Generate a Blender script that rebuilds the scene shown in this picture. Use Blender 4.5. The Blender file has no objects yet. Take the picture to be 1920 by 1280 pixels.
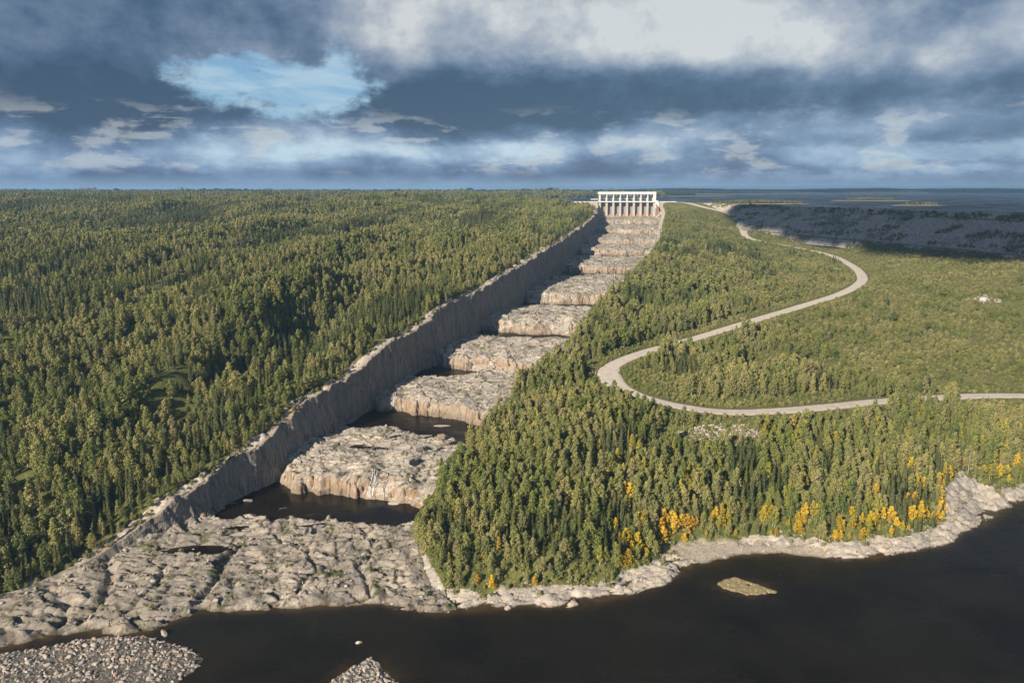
import bpy, bmesh, math, random
import numpy as np
random.seed(7); rng = np.random.default_rng(11)
sc = bpy.context.scene
C = sc.collection
rad = math.radians

# ------------------------------------------------------------------ camera
CAMZ = 165.0
cd = bpy.data.cameras.new('camera'); cam = bpy.data.objects.new('camera', cd); C.objects.link(cam)
cam.location = (0, 0, CAMZ); cam.rotation_euler = (rad(90) - math.atan(288 / 1300), 0, 0)
cd.sensor_width = 36; cd.lens = 36 * 1300 / 1920; cd.clip_start = 1; cd.clip_end = 40000
sc.camera = cam

# ------------------------------------------------------------------ sun
SUN_AZ, SUN_EL = rad(40), rad(28)          # sun is behind the viewer's left shoulder
sdir = (-math.sin(SUN_AZ) * math.cos(SUN_EL), -math.cos(SUN_AZ) * math.cos(SUN_EL), math.sin(SUN_EL))
sl = bpy.data.lights.new('sun', 'SUN'); so = bpy.data.objects.new('sun', sl); C.objects.link(so)
sl.energy = 5.0; sl.angle = rad(0.5); sl.color = (1.0, 0.88, 0.70)
from mathutils import Vector
so.rotation_euler = Vector(sdir).to_track_quat('Z', 'Y').to_euler()
so.location = (0, 0, 300)

sc.view_settings.view_transform = 'Standard'; sc.view_settings.look = 'None'
sc.view_settings.exposure = 0.68; sc.view_settings.gamma = 1; sc.view_settings.use_curve_mapping = False

# ------------------------------------------------------------------ node helper
class NT:
    def __init__(s, tree): s.t = tree; s.n = tree.nodes; s.l = tree.links
    def new(s, kind, ins=None, **props):
        n = s.n.new(kind)
        for k, v in props.items(): setattr(n, k, v)
        if ins:
            for k, v in ins.items(): s.set(n.inputs[k], v)
        return n
    def set(s, sock, v):
        if isinstance(v, bpy.types.NodeSocket): s.l.new(v, sock)
        elif isinstance(v, bpy.types.Node): s.l.new(v.outputs[0], sock)
        else: sock.default_value = v
    def m(s, op, a, b=None, c=None, clamp=False):
        n = s.n.new('ShaderNodeMath'); n.operation = op; n.use_clamp = clamp
        s.set(n.inputs[0], a)
        if b is not None: s.set(n.inputs[1], b)
        if c is not None: s.set(n.inputs[2], c)
        return n.outputs[0]
    def mix(s, f, a, b, blend='MIX'):
        n = s.n.new('ShaderNodeMix'); n.data_type = 'RGBA'; n.blend_type = blend
        s.set(n.inputs[0], f); s.set(n.inputs[6], a); s.set(n.inputs[7], b)
        return n.outputs[2]
    def sm(s, x, a, b, lo=0.0, hi=1.0):
        n = s.n.new('ShaderNodeMapRange'); n.interpolation_type = 'SMOOTHSTEP'
        s.set(n.inputs[0], x); s.set(n.inputs[1], a); s.set(n.inputs[2], b); s.set(n.inputs[3], lo); s.set(n.inputs[4], hi)
        return n.outputs[0]
    def noise(s, vec, scale, detail=6, rough=0.55, dist=0.0, out=0):
        n = s.n.new('ShaderNodeTexNoise'); s.set(n.inputs['Vector'], vec)
        n.inputs['Scale'].default_value = scale; n.inputs['Detail'].default_value = detail
        n.inputs['Roughness'].default_value = rough; n.inputs['Distortion'].default_value = dist
        return n.outputs[out]
    def xyz(s, x, y, z):
        n = s.n.new('ShaderNodeCombineXYZ'); s.set(n.inputs[0], x); s.set(n.inputs[1], y); s.set(n.inputs[2], z); return n.outputs[0]
    def scl(s, vec, x, y, z):
        n = s.n.new('ShaderNodeVectorMath'); n.operation = 'MULTIPLY'; s.set(n.inputs[0], vec); n.inputs[1].default_value = (x, y, z); return n.outputs[0]

def c4(r, g, b): return (r, g, b, 1)

# ------------------------------------------------------------------ world: Nishita sky behind broken cloud
w = bpy.data.worlds.new('World'); sc.world = w; w.use_nodes = True
w.cycles.sampling_method = 'MANUAL'; w.cycles.sample_map_resolution = 512
g = NT(w.node_tree); g.n.clear()
sky = g.new('ShaderNodeTexSky'); sky.sky_type = 'NISHITA'; sky.sun_disc = False
sky.sun_elevation = SUN_EL; sky.sun_rotation = rad(180) + SUN_AZ
sky.altitude = 200; sky.air_density = 1.0; sky.dust_density = 0.6; sky.ozone_density = 1.6
tc = g.new('ShaderNodeTexCoord'); D = tc.outputs['Generated']
sp = g.new('ShaderNodeSeparateXYZ', {0: D})
AZ = g.m('ARCTAN2', sp.outputs[0], sp.outputs[1])
EL = g.m('ARCSINE', sp.outputs[2])
ELp = g.m('MAXIMUM', EL, 0.0)
# cloud-deck coordinates (flatten towards the horizon) for the noise
den = g.m('ADD', g.m('MAXIMUM', sp.outputs[2], 0.0), 0.10)
deck = g.xyz(g.m('DIVIDE', sp.outputs[0], den), g.m('DIVIDE', sp.outputs[1], den), 0.0)
wob = g.noise(g.xyz(g.m('MULTIPLY', AZ, 5.0), g.m('MULTIPLY', EL, 11.0), 3.1), 1.6, 6, 0.6, 0, 1)
ws = g.new('ShaderNodeSeparateXYZ', {0: wob})
U = g.m('ADD', AZ, g.m('MULTIPLY', g.m('SUBTRACT', ws.outputs[0], 0.5), 0.16))
V = g.m('ADD', EL, g.m('MULTIPLY', g.m('SUBTRACT', ws.outputs[1], 0.5), 0.06))
def blob(px, py, rx, ry, amp, skew=0.0):
    pt = math.atan(288 / 1300); vu = (640 - py) / 1300; dx_, dy_, dz_ = (px - 960) / 1300, math.cos(pt) + vu * math.sin(pt), -math.sin(pt) + vu * math.cos(pt)
    cx = math.atan2(dx_, dy_); cy = math.atan2(dz_, math.hypot(dx_, dy_))
    u = g.m('DIVIDE', g.m('SUBTRACT', U, cx), rx / 1300)
    v = g.m('DIVIDE', g.m('ADD', g.m('SUBTRACT', V, cy), g.m('MULTIPLY', g.m('SUBTRACT', U, cx), skew)), ry / 1300)
    r2 = g.m('ADD', g.m('MULTIPLY', u, u), g.m('MULTIPLY', v, v))
    return g.m('MULTIPLY', g.m('EXPONENT', g.m('MULTIPLY', g.m('MULTIPLY', r2, r2), -0.7)), amp)
def total(lst):
    s_ = lst[0]
    for q in lst[1:]: s_ = g.m('ADD', s_, q)
    return s_
fb = g.noise(deck, 0.62, 9, 0.58, 0.3)
fb2 = g.noise(g.xyz(g.m('MULTIPLY', AZ, 4.0), g.m('MULTIPLY', g.m('POWER', ELp, 0.8), 4.4), 4.2), 1.5, 12, 0.60, 0.1)
fb3 = g.noise(g.xyz(g.m('MULTIPLY', AZ, 11.0), g.m('MULTIPLY', g.m('POWER', ELp, 0.8), 13.0), 2.7), 1.6, 10, 0.62, 0.1)
bright = total([g.m('ADD', g.m('ADD', g.m('MULTIPLY', fb, 0.22), 0.14), g.m('ADD', g.m('MULTIPLY', fb2, 1.42), g.m('MULTIPLY', g.m('SUBTRACT', fb3, 0.5), 0.62))),
    blob(1090, 35, 420, 100, 0.36), blob(820, 60, 150, 90, 0.16), blob(1560, 60, 300, 60, 0.14), blob(1890, 80, 90, 45, 0.26), blob(1180, 40, 200, 60, 0.14),
    blob(1350, 195, 720, 52, -0.33, 0.02), blob(880, 190, 170, 50, -0.22), blob(250, 185, 210, 58, -0.30), blob(80, 230, 260, 60, -0.12),
    blob(60, 90, 200, 70, 0.04), blob(430, 50, 240, 50, -0.02),
    blob(460, 268, 260, 26, 0.25), blob(900, 282, 380, 20, 0.30), blob(220, 305, 230, 20, 0.30), blob(1450, 235, 420, 22, 0.30, -0.05), blob(1750, 285, 250, 15, 0.28), blob(1700, 325, 300, 9, 0.2),
    g.m('MULTIPLY', g.m('MULTIPLY', g.sm(EL, 0.015, 0.03), g.sm(EL, 0.06, 0.10, 1, 0)), 0.13), blob(1250, 300, 500, 18, -0.06), blob(700, 325, 350, 10, -0.06)])
b = g.m('DIVIDE', g.m('SUBTRACT', bright, 0.58), 0.98, clamp=True)
cr = g.new('ShaderNodeValToRGB', {0: b}); e = cr.color_ramp.elements
e[0].position = 0.0; e[0].color = c4(0.028, 0.062, 0.118)
e[1].position = 1.0; e[1].color = c4(0.66, 0.65, 0.62)
for p_, col in ((0.2, (0.060, 0.105, 0.180)), (0.4, (0.130, 0.180, 0.265)), (0.6, (0.25, 0.295, 0.37)), (0.8, (0.42, 0.44, 0.475))):
    x = cr.color_ramp.elements.new(p_); x.color = c4(*col)
# low cloud is bluer, seen through more air
low = g.sm(EL, 0.0, 0.15, 1.0, 0.0)
cl = g.mix(g.m('MULTIPLY', low, 0.85), cr.outputs[0], g.mix(1.0, cr.outputs[0], c4(0.62, 0.95, 1.30), 'MULTIPLY'))
# small sunlit cumulus puffs low over the horizon
pv = g.xyz(g.m('MULTIPLY', AZ, 9.0), g.m('MULTIPLY', EL, 34.0), 6.3)
pn = g.noise(pv, 1.5, 6, 0.55, 0.35)
puffband = g.m('MULTIPLY', g.sm(EL, 0.012, 0.03), g.sm(EL, 0.075, 0.115, 1.0, 0.0))
puff = g.m('MULTIPLY', g.sm(g.m('ADD', pn, g.m('MULTIPLY', g.m('SUBTRACT', fb3, 0.5), 0.55)), 0.52, 0.66), puffband)
cl = g.mix(g.m('MULTIPLY', puff, 0.42), cl, c4(0.62, 0.61, 0.585))
# strip of clearer sky right on the horizon
hz = g.sm(EL, 0.0, 0.022, 1.0, 0.0)
cl = g.mix(g.m('MULTIPLY', hz, 0.7), cl, g.mix(g.sm(AZ, 0.0, 0.6), c4(0.23, 0.37, 0.54), c4(0.17, 0.30, 0.45)))
# opening onto blue sky
blobs_ = total([blob(540, 185, 165, 36, 0.85), blob(635, 140, 70, 50, 0.75), blob(430, 135, 110, 24, 0.6), blob(350, 250, 90, 12, 0.3)])
gap = total([blobs_, g.m('MULTIPLY', g.m('SUBTRACT', fb2, 0.5), 3.6), g.m('MULTIPLY', g.m('SUBTRACT', fb, 0.5), 1.6)])
gapm = g.m('MULTIPLY', g.sm(g.m('ADD', gap, g.m('MULTIPLY', g.m('SUBTRACT', fb3, 0.5), 3.0)), 0.35, 1.2), g.sm(blobs_, 0.03, 0.25))
skyc = g.new('ShaderNodeVectorMath', {0: sky.outputs[0]}, operation='SCALE'); skyc.inputs[3].default_value = 0.10
wisp = g.noise(g.xyz(g.m('MULTIPLY', AZ, 4.0), g.m('MULTIPLY', EL, 16.0), 5.0), 2.6, 8, 0.6, 0.5)
open_ = g.mix(g.sm(wisp, 0.38, 0.66), g.mix(0.6, skyc.outputs[0], c4(0.17, 0.38, 0.60)), c4(0.42, 0.56, 0.66))
allsky = g.mix(gapm, cl, open_)
# mean Nishita light shows through the thin parts everywhere
allsky = g.mix(1.0, allsky, c4(0.93, 0.98, 1.02), 'MULTIPLY')
allsky = g.mix(0.12, allsky, skyc.outputs[0])
bg = g.new('ShaderNodeBackground', {0: allsky, 1: 0.68})
out = g.new('ShaderNodeOutputWorld', {0: bg.outputs[0]})

# ------------------------------------------------------------------ numpy noise
def _h(ix, iy, seed):
    n = (ix.astype(np.int64) * 374761393 + iy.astype(np.int64) * 668265263 + seed * 1442695040888963407 % 2147483647)
    n = (n ^ (n >> 13)) * 1274126177 & 0x7fffffff
    n = (n ^ (n >> 16)) * 668265263 & 0x7fffffff
    return ((n ^ (n >> 15)) & 0xffff) / 65535.0
def vn(x, y, seed=0):
    x = np.asarray(x, float); y = np.asarray(y, float)
    ix = np.floor(x); iy = np.floor(y); fx = x - ix; fy = y - iy
    ux = fx * fx * fx * (fx * (6 * fx - 15) + 10); uy = fy * fy * fy * (fy * (6 * fy - 15) + 10)
    r = 0
    for dx in (0, 1):
        for dy in (0, 1):
            a = _h(ix + dx, iy + dy, seed) * 2 * np.pi
            gd = np.cos(a) * (fx - dx) + np.sin(a) * (fy - dy)
            r = r + gd * (ux if dx else 1 - ux) * (uy if dy else 1 - uy)
    return r * 1.5
def fbm(x, y, seed=0, o=4, g_=0.5):
    r = 0; a = 1; f_ = 1
    for k in range(o):
        r = r + a * vn(x * f_ + k * 17.3, y * f_ - k * 9.1, seed + k * 31); a *= g_; f_ *= 2.03
    return r
def worley(x, y, seed=0):
    ix = np.floor(x); iy = np.floor(y)
    f1 = np.full(np.shape(x), 9.0); f2 = f1.copy(); cid = np.zeros(np.shape(x)); cx = np.zeros(np.shape(x)); cy = cx.copy()
    for dx in (-1, 0, 1):
        for dy in (-1, 0, 1):
            jx = ix + dx; jy = iy + dy
            px = jx + 0.1 + 0.8 * _h(jx, jy, seed + 5); py = jy + 0.1 + 0.8 * _h(jx, jy, seed + 9)
            d = np.hypot(px - x, py - y); r_ = _h(jx, jy, seed + 21)
            closer = d < f1
            f2 = np.where(closer, f1, np.minimum(f2, d))
            cid = np.where(closer, r_, cid); cx = np.where(closer, x - px, cx); cy = np.where(closer, y - py, cy)
            f1 = np.where(closer, d, f1)
    return f1, f2 - f1, cid, cx, cy
def ss(x, a, b):
    t = np.clip((x - a) / (b - a), 0, 1); return t * t * (3 - 2 * t)

# ------------------------------------------------------------------ survey of the site, metres
def smooth_interp(ys, xs):
    ys = np.array(ys, float); xs = np.array(xs, float)
    def f_(y):
        y = np.asarray(y, float)
        return (np.interp(y - 9, ys, xs) + 2 * np.interp(y, ys, xs) + np.interp(y + 9, ys, xs)) / 4
    return f_
def _lz(): pass
LY = [150, 210, 224, 246, 275, 304, 339, 349, 412, 446, 473, 516, 540, 601, 651, 755, 855, 997, 1087, 1191, 1234, 1499, 1530]
LX = [-290, -236, -222, -203, -177, -155, -137.5, -132.6, -107, -97, -81, -65, -52, -29, -3, 30, 62, 92, 115, 139, 147, 186, 190]
L = smooth_interp(LY, LX)
RY = [150, 245, 262, 277, 300, 325, 349, 415, 446, 496, 583, 675, 850, 981, 1077, 1191, 1368, 1500, 1530]
RX = [-10, -22, -36, -44, -47, -44, -34, -4, 6, 34, 68, 98, 162, 202, 227, 250, 293, 314, 318]
R = smooth_interp(RY, RX)
TOPY = [200, 246, 275, 290, 303, 339, 349, 412, 446, 473, 516, 540, 601, 651, 755, 855, 997, 1100, 1191, 1300, 1499, 1600]
TOPZ = [1.5, 4.0, 8.5, 14, 21.5, 29.5, 32, 47, 51, 61, 64, 73, 77, 87, 95, 101, 105, 111, 116, 120, 124, 128]
TOP = lambda y: np.interp(y, TOPY, TOPZ) + (2.6 * fbm(y / 34, 0 * y, 33, 3) + 1.5 * (_h(np.floor(y / 13), 0 * y, 34) - 0.5)) * ss(y, 280, 330)
LEV = [8, 19, 30, 41, 52, 62, 71, 79, 87, 95, 104]
FL = [349, 446, 516, 601, 692, 856, 997, 1087, 1226, 1368, 1496]
FR = [324, 413, 496, 581, 674, 849, 981, 1077, 1196, 1366, 1494]
# width of the pool below each rock step at five places from left to right
PW = [(40, 33, 27, 25, 17), (34, 30, 28, 30, 34), (30, 24, -6, -8, 8), (25, 18, 14, 14, 22), (26, 8, 14, 18, 20),
      (40, 22, 16, 16, 18), (26, 20, 18, 18, 18), (20, 20, 18, 20, 18), (18, 16, 22, 16, 16), (18, 16, 18, 14, 18)]
SHORE = [(-420, 60), (-300, 150), (-236, 197), (-205, 212), (-188, 224.2), (-167, 234.6), (-150, 232.6), (-140, 233.6), (-131.8, 241.9), (-124.1, 248.3), (-105, 247.5), (-85.8, 249), (-70, 250.5),
         (-56.5, 252.7), (-42.9, 249), (-30, 246.5), (-12.8, 247.9), (8.6, 250.8), (20, 250), (30.4, 252.7), (45, 257), (63.7, 266.3), (81.2, 281.3), (102.9, 289.6), (118, 291.5), (132.6, 290.5), (150, 287),
         (165.8, 288.2), (189.4, 295.3), (205, 299), (219.1, 310.7), (238, 320), (257.8, 336.6), (276.9, 347.5), (303.8, 356.2), (420, 400), (700, 470)]
ROAD = [(470, 470, 24), (369.5, 438.9, 31), (302.8, 429.1, 34), (229.4, 408.1, 37), (188.9, 391.2, 39), (149.7, 379.2, 40), (117.9, 375.2, 41), (89.5, 383.8, 43), (70.6, 400.7, 45), (62.7, 425.2, 46.5),
        (68.4, 453.3, 48), (95.6, 483.7, 50), (130.6, 510.1, 52), (192.4, 558.3, 57), (257.9, 613, 61), (310.8, 656.4, 65), (351.3, 701.4, 68), (380.5, 750.2, 70), (407.5, 827.4, 73), (425.6, 933, 77),
        (401.9, 1010.7, 82), (366, 1076.8, 89), (388, 1180, 98), (395, 1215, 108), (391, 1272, 120), (364, 1338, 129), (347, 1396, 135.4), (330, 1446, 136)]
CREST = [(330, 1458.4), (362, 1410), (389.2, 1357.4), (425, 1245), (458.3, 1123.6), (523.3, 935.2), (570.3, 784.6), (594.1, 687.4), (620, 560)]

def catmull(pts, n):
    pts = np.array(pts, float); o = []
    for i in range(len(pts) - 1):
        p0 = pts[max(i - 1, 0)]; p1 = pts[i]; p2 = pts[i + 1]; p3 = pts[min(i + 2, len(pts) - 1)]
        for k in range(n):
            t = k / n
            o.append(0.5 * ((2 * p1) + (-p0 + p2) * t + (2 * p0 - 5 * p1 + 4 * p2 - p3) * t * t + (-p0 + 3 * p1 - 3 * p2 + p3) * t ** 3))
    o.append(pts[-1]); return np.array(o)
def poly_dist(x, y, P):
    """signed distance to an open polyline (positive on its left side), and the position along it"""
    P = np.asarray(P, float); best = np.full(x.shape, 1e9); sgn = np.ones(x.shape); par = np.zeros(x.shape)
    for i in range(len(P) - 1):
        ax, ay = P[i][0], P[i][1]; bx, by = P[i + 1][0] - ax, P[i + 1][1] - ay
        t = np.clip(((x - ax) * bx + (y - ay) * by) / (bx * bx + by * by), 0, 1)
        dx = x - ax - t * bx; dy = y - ay - t * by; d = np.hypot(dx, dy)
        m_ = d < best
        best = np.where(m_, d, best); par = np.where(m_, i + t, par)
        sgn = np.where(m_, np.sign(bx * (y - ay) - by * (x - ax)), sgn)
    return best * np.where(sgn == 0, 1, sgn), par
ROADC = catmull(ROAD, 6)
def inpoly(x, y, P):
    ins = np.zeros(np.shape(x), bool); n = len(P)
    for i in range(n):
        x1, y1 = P[i][:2]; x2, y2 = P[(i + 1) % n][:2]
        if y1 == y2: continue
        ins ^= ((y1 > y) != (y2 > y)) & (x < (x2 - x1) * (y - y1) / (y2 - y1) + x1)
    return ins
def shore_d(x, y):
    d, _ = poly_dist(x, y, SHORE)
    return d + 1.8 * fbm(x / 9, y / 9, 3, 3)

def tread(y, t, x):
    """floor of the channel: flights of rock with a pool at the foot of each step"""
    z = np.full(y.shape, 0.0)
    base = 8.0 + 0 * y
    near = np.zeros(y.shape); rough = np.ones(y.shape); face = np.zeros(y.shape)
    for k in range(10):
        F = FL[k] + (FR[k] - FL[k]) * t + 5.5 * fbm(x / 30, k * 3.7 + 0 * x, 40 + k, 3) + 1.3 * fbm(x / 9, y / 9 + k, 60 + k, 2) + 4.0 * (_h(np.floor(x / 9 + 0.7 * vn(x / 5, y / 5, 62)), 0 * x + k, 63) - 0.5) + 1.6 * (_h(np.floor(x / 3.7 + 0.5 * vn(x / 3, y / 3, 64)), 0 * x + k, 65) - 0.5)
        # the left end of every step lies back towards the wall
        F = F + 5 * ss(t, 0.10, 0.0)
        wd = np.clip(6.2 + 9 * vn(x / 23, k + 0.5 + 0 * x, 90 + k), 2.6, 14) + 2.5 * ss(t, 0.75, 1)
        wd = wd * (1.25 if k >= 5 else 1.0)
        s_ = np.clip((y - F) / wd, 0, 1); f_ = s_ ** np.clip(0.62 + 0.5 * vn(x / 11, k + 0 * x, 95 + k), 0.4, 1.0)
        ts_ = 0.5 + 0.35 * vn(x / 14, k + 9 + 0 * x, 97 + k); f_ = np.where(vn(x / 16, k + 3 + 0 * x, 98 + k) > 0.12, f_ * 0.55 + 0.45 * ss(s_, ts_, ts_ + 0.25), f_)
        f_ = np.where(s_ < 1, f_ * (1 - 0.12 * (1 - s_)), f_)
        h = LEV[k + 1] - LEV[k]
        base = base + h * f_
        lh = -np.clip(3.0 + 2.4 * fbm(x / 18, k + 0 * x, 99 + k, 2), 0.6, 6) * (1.25 if k < 4 else 0.6); lip = lh * np.exp(-(np.clip(y - F - wd, 0, None) / 17.0) ** 1.5) * (s_ >= 1) + lh * f_ * (s_ < 1)
        z = z + lip * (y > F)
        face = np.maximum(face, np.clip(s_ * 8, 0, 1) * (y < F + wd))
        pw = np.interp(t, [0, .25, .5, .75, 1], PW[k]) + 3.5 * fbm(x / 14, y / 14, 120 + k, 3)
        m_ = ss(F - y, -1.0, 0.4) * ss(pw - (F - y), -2.0, 4.0)
        near = np.maximum(near, m_)
    return base, z, near, face

def rocks(x, y, amp=1.0, crack=False):
    """cracked, tilted slabs of granite"""
    wx = x + 3.5 * fbm(x / 18, y / 18, 200, 3); wy = y + 3.5 * fbm(x / 18 + 9, y / 18, 201, 3)
    # rock grain runs obliquely across the channel
    a = rad(16); u = wx * math.cos(a) + wy * math.sin(a); v = -wx * math.sin(a) + wy * math.cos(a)
    f1, e1, c1, dx1, dy1 = worley(u / 24, v / 6.5, 1)
    f2, e2, c2, dx2, dy2 = worley(u / 9.5 + 3, v / 2.7, 2)
    f3, e3, c3, dx3, dy3 = worley(u / 4.2 + 3, v / 1.3, 3)
    z = (c1 - 0.5) * 1.7 + dy1 * 2.0 + dx1 * (c1 - 0.5) * 1.5 - 1.0 * np.exp(-e1 * 26)
    z = z + (c2 - 0.5) * 0.8 + dy2 * 1.15 - 0.5 * np.exp(-e2 * 18)
    z = z + (c3 - 0.5) * 0.35 + dy3 * 0.5
    rg = 1 - np.abs(fbm(u / 22, v / 6.5, 205, 3)) * 2.0
    z = z + 0.5 * (rg - 0.45) - 1.1 * ss(rg, 0.9, 1.0)
    z = z + 1.7 * fbm(x / 34, y / 34, 210, 3) + 0.12 * fbm(x / 1.4, y / 1.4, 211, 2)
    if crack: return z * amp, np.clip(np.exp(-e1 * 16) + 0.9 * np.exp(-e2 * 14) + ss(rg, 0.88, 0.98), 0, 1)
    return z * amp

# ------------------------------------------------------------------ ground height on both banks
def fit_tps(P):
    P = np.array(P, float); X = P[:, :2] / 100; z = P[:, 2]; n = len(P)
    d2 = ((X[:, None] - X[None]) ** 2).sum(-1)
    K = 0.5 * d2 * np.log(d2 + 1e-12) + 0.02 * np.eye(n)
    Q = np.c_[np.ones(n), X]; A = np.block([[K, Q], [Q.T, np.zeros((3, 3))]])
    sol = np.linalg.solve(A, np.r_[z, 0, 0, 0])
    def f_(x, y):
        sh = x.shape; x = x.ravel() / 100; y = y.ravel() / 100
        r_ = sol[n] + sol[n + 1] * x + sol[n + 2] * y
        for i in range(n):
            q = (x - X[i, 0]) ** 2 + (y - X[i, 1]) ** 2
            r_ = r_ + sol[i] * 0.5 * q * np.log(q + 1e-12)
        return r_.reshape(sh)
    return f_
bank = []
for y_ in (300, 349, 415, 500, 583, 675, 760, 850, 981, 1077, 1191, 1368, 1480):
    lv = np.interp(y_, [300, 337] + [(a_ + b_) / 2 + 30 for a_, b_ in zip(FL, FR)], [8, 8] + LEV[1:] + [104])
    hh = np.interp(y_, [300, 415, 600, 1100, 1368, 1480], [7, 12, 13, 13, 18, 28])
    bank.append((float(R(np.array([y_]))[0]) + 16, y_, lv + hh))
ctrl = bank + [tuple(p_) for p_ in ROAD] + [(534, 727, 95), (548, 640, 94), (505, 810, 95), (467, 913, 95), (438, 1010, 95), (413, 1106, 97), (380, 1210, 104), (620, 470, 50), (-30, 262, 6), (0, 300, 20), (30, 340, 36), (40, 380, 43), (20, 400, 34), (45, 470, 44),
    (100, 430, 46), (150, 430, 46), (200, 470, 50), (300, 520, 54), (400, 560, 56), (480, 620, 76), (430, 620, 70), (60, 300, 14), (100, 320, 17), (160, 330, 20), (220, 350, 18), (300, 390, 22), (450, 760, 86), (300, 900, 80), (330, 760, 74), (250, 760, 73), (170, 640, 62), (240, 1000, 88), (330, 1000, 85), (300, 1150, 104), (350, 1300, 124), (320, 1380, 132), (322, 1440, 135)]
TPS = fit_tps(ctrl)
def rightground(x, y):
    z = TPS(x, y)
    z = z + 1.6 * fbm(x / 45, y / 45, 300, 3) * ss(y, 260, 330)
    dr, pr = poly_dist(x, y, ROADC); dr = np.abs(dr)
    zr = np.interp(pr, np.arange(len(ROADC)), ROADC[:, 2])
    k = ss(dr, 7.5, 24); z = zr * (1 - k) + z * k
    bx = x - R(y)
    tr = np.interp(y, [337] + [(a_ + b_) / 2 + 4 for a_, b_ in zip(FL, FR)], [8] + LEV[1:] + [104])
    tr = np.where(y < 330, 2, tr)
    steep = np.interp(y, [300, 700, 1300, 1480], [1.0, 0.9, 1.3, 3.2])
    z = np.where(y > 255, np.minimum(z, tr - 3 + np.clip(bx + 4 + 2 * fbm(x / 12, y / 12, 310, 3), -4, 1e4) * steep), z)
    sd = shore_d(x, y)
    prof = np.where(sd < 0, sd * 0.35, 0.15 + 1.7 * ss(sd, 0, 4) + np.clip(sd - 5, 0, None) * 0.22 + np.clip(sd - 13, 0, None) * 0.42 + 0.9 * fbm(x / 7, y / 7, 318, 3) * ss(sd, 0, 4))
    bq = np.sqrt(((x - 108) / 36) ** 2 + ((y - 290 - 3 * fbm(x / 15, 0 * x, 319, 2)) / 9.0) ** 2) + 0.2 * fbm(x / 6, y / 6, 317, 3)
    beach = ss(bq, 1.15, 0.88)
    prof = prof * (1 - beach) + np.where(sd < 0, sd * 0.3, 0.1 + sd * 0.14) * beach
    z = np.minimum(z, prof)
    # bare rock by the water
    rk = ss(sd, 13 + 5 * fbm(x / 14, y / 14, 320, 3), 7) * (1 - beach)
    rk = np.maximum(rk, 1.0 * inpoly(x, y, [(214, 308), (226, 338), (250, 362), (266, 352), (262, 333), (236, 312)]) * 1.0)
    rk = np.maximum(rk, ss(bx, 7, 2) * (y > 255) * ss(y, 900, 1200))
    rk = np.maximum(rk, ss(bx, 8, 2) * (y > 250) * ss(y, 310, 270))
    z = z + rocks(x, y, 0.95) * rk * ss(sd, -1, 2) * (y < 700)
    dc, pc = poly_dist(x, y, CREST)
    z = np.where((dc > -75) & (dr > 12) & (y < 1150), np.minimum(z, np.interp(-dc, [-5, 5.5, 58, 75], [120, 120, 95.5, 96.5])), z)
    z = np.where(dc > 2, np.minimum(z, 100), z)          # reservoir side of the dam
    return z, rk, beach * ss(z, 3.6, 2.6), sd, dr
def leftground(x, y, q):
    z = TOP(y) + 0.6 * vn(y / 6, 0 * y, 5) * ss(y, 280, 310)
    # ridges that run roughly along the channel
    a = rad(20); u = x * math.cos(a) - y * math.sin(a); v = x * math.sin(a) + y * math.cos(a)
    rd = 13 * fbm(u / 95, v / 330, 401, 3) + 5 * fbm(u / 40, v / 150, 402, 2)
    qr = 84 + (y - 350) * 0.17 + 10 * fbm(y / 60, 0 * y, 403, 2); dq = q - qr
    rd = rd + (15 * np.exp(-(dq / np.where(dq > 0, 38, 16)) ** 2) - 6 * np.exp(-((dq + 42) / 22) ** 2)) * ss(y, 320, 370) * ss(y, 690, 580)
    k = ss(q, 10, 70) * ss(y, 230, 420)
    far = ss(y, 1500, 3500)
    z = z + (rd - 1) * k * (1 + 0.5 * far) + np.clip(q, 0, 400) * 0.012 * ss(y, 260, 500)
    z = z + ss(y, 3400, 9000) * (-19 + 5 * fbm(x / 900, y / 1500, 405, 3)) - 3 * ss(y, 1500, 3500)
    sd = shore_d(x, y)
    prof = np.where(sd < 0, sd * 0.35, 0.2 + 1.6 * ss(sd, 0, 4) + np.clip(sd - 5, 0, None) * 0.45)
    z = np.where(y < 420, np.minimum(z, np.maximum(prof, -4)), z)
    return z, sd

# ------------------------------------------------------------------ mesh helpers
def link(name, me, m=None, parent=None):
    o = bpy.data.objects.new(name, me); C.objects.link(o)
    if m is not None and me is not None and len(me.materials) == 0:
        for q in (m if isinstance(m, (list, tuple)) else [m]): me.materials.append(q)
    if parent: o.parent = parent
    return o
def grid_mesh(name, X, Y, Z, attrs=None, keep=None, smooth=True):
    r_, c_ = X.shape
    co = np.stack([X, Y, Z], -1).reshape(-1, 3).astype(np.float32)
    i = np.arange(r_ * c_).reshape(r_, c_)
    f_ = np.stack([i[:-1, :-1], i[:-1, 1:], i[1:, 1:], i[1:, :-1]], -1).reshape(-1, 4)
    if keep is not None:
        kk = (keep[:-1, :-1] | keep[:-1, 1:] | keep[1:, 1:] | keep[1:, :-1]).ravel(); f_ = f_[kk]
    used = np.zeros(len(co), bool); used[f_.ravel()] = True
    mp = np.cumsum(used) - 1; co = co[used]; f_ = mp[f_]
    me = bpy.data.meshes.new(name)
    me.vertices.add(len(co)); me.vertices.foreach_set('co', co.ravel())
    me.loops.add(f_.size); me.loops.foreach_set('vertex_index', f_.ravel().astype(np.int32))
    me.polygons.add(len(f_)); me.polygons.foreach_set('loop_start', np.arange(0, f_.size, 4, dtype=np.int32))
    me.update(calc_edges=True)
    for k, v in (attrs or {}).items():
        a = me.attributes.new(k, 'FLOAT', 'POINT'); a.data.foreach_set('value', v.ravel()[used].astype(np.float32))
    if smooth: me.polygons.foreach_set('use_smooth', np.ones(len(f_), bool))
    me.update()
    return me
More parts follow.
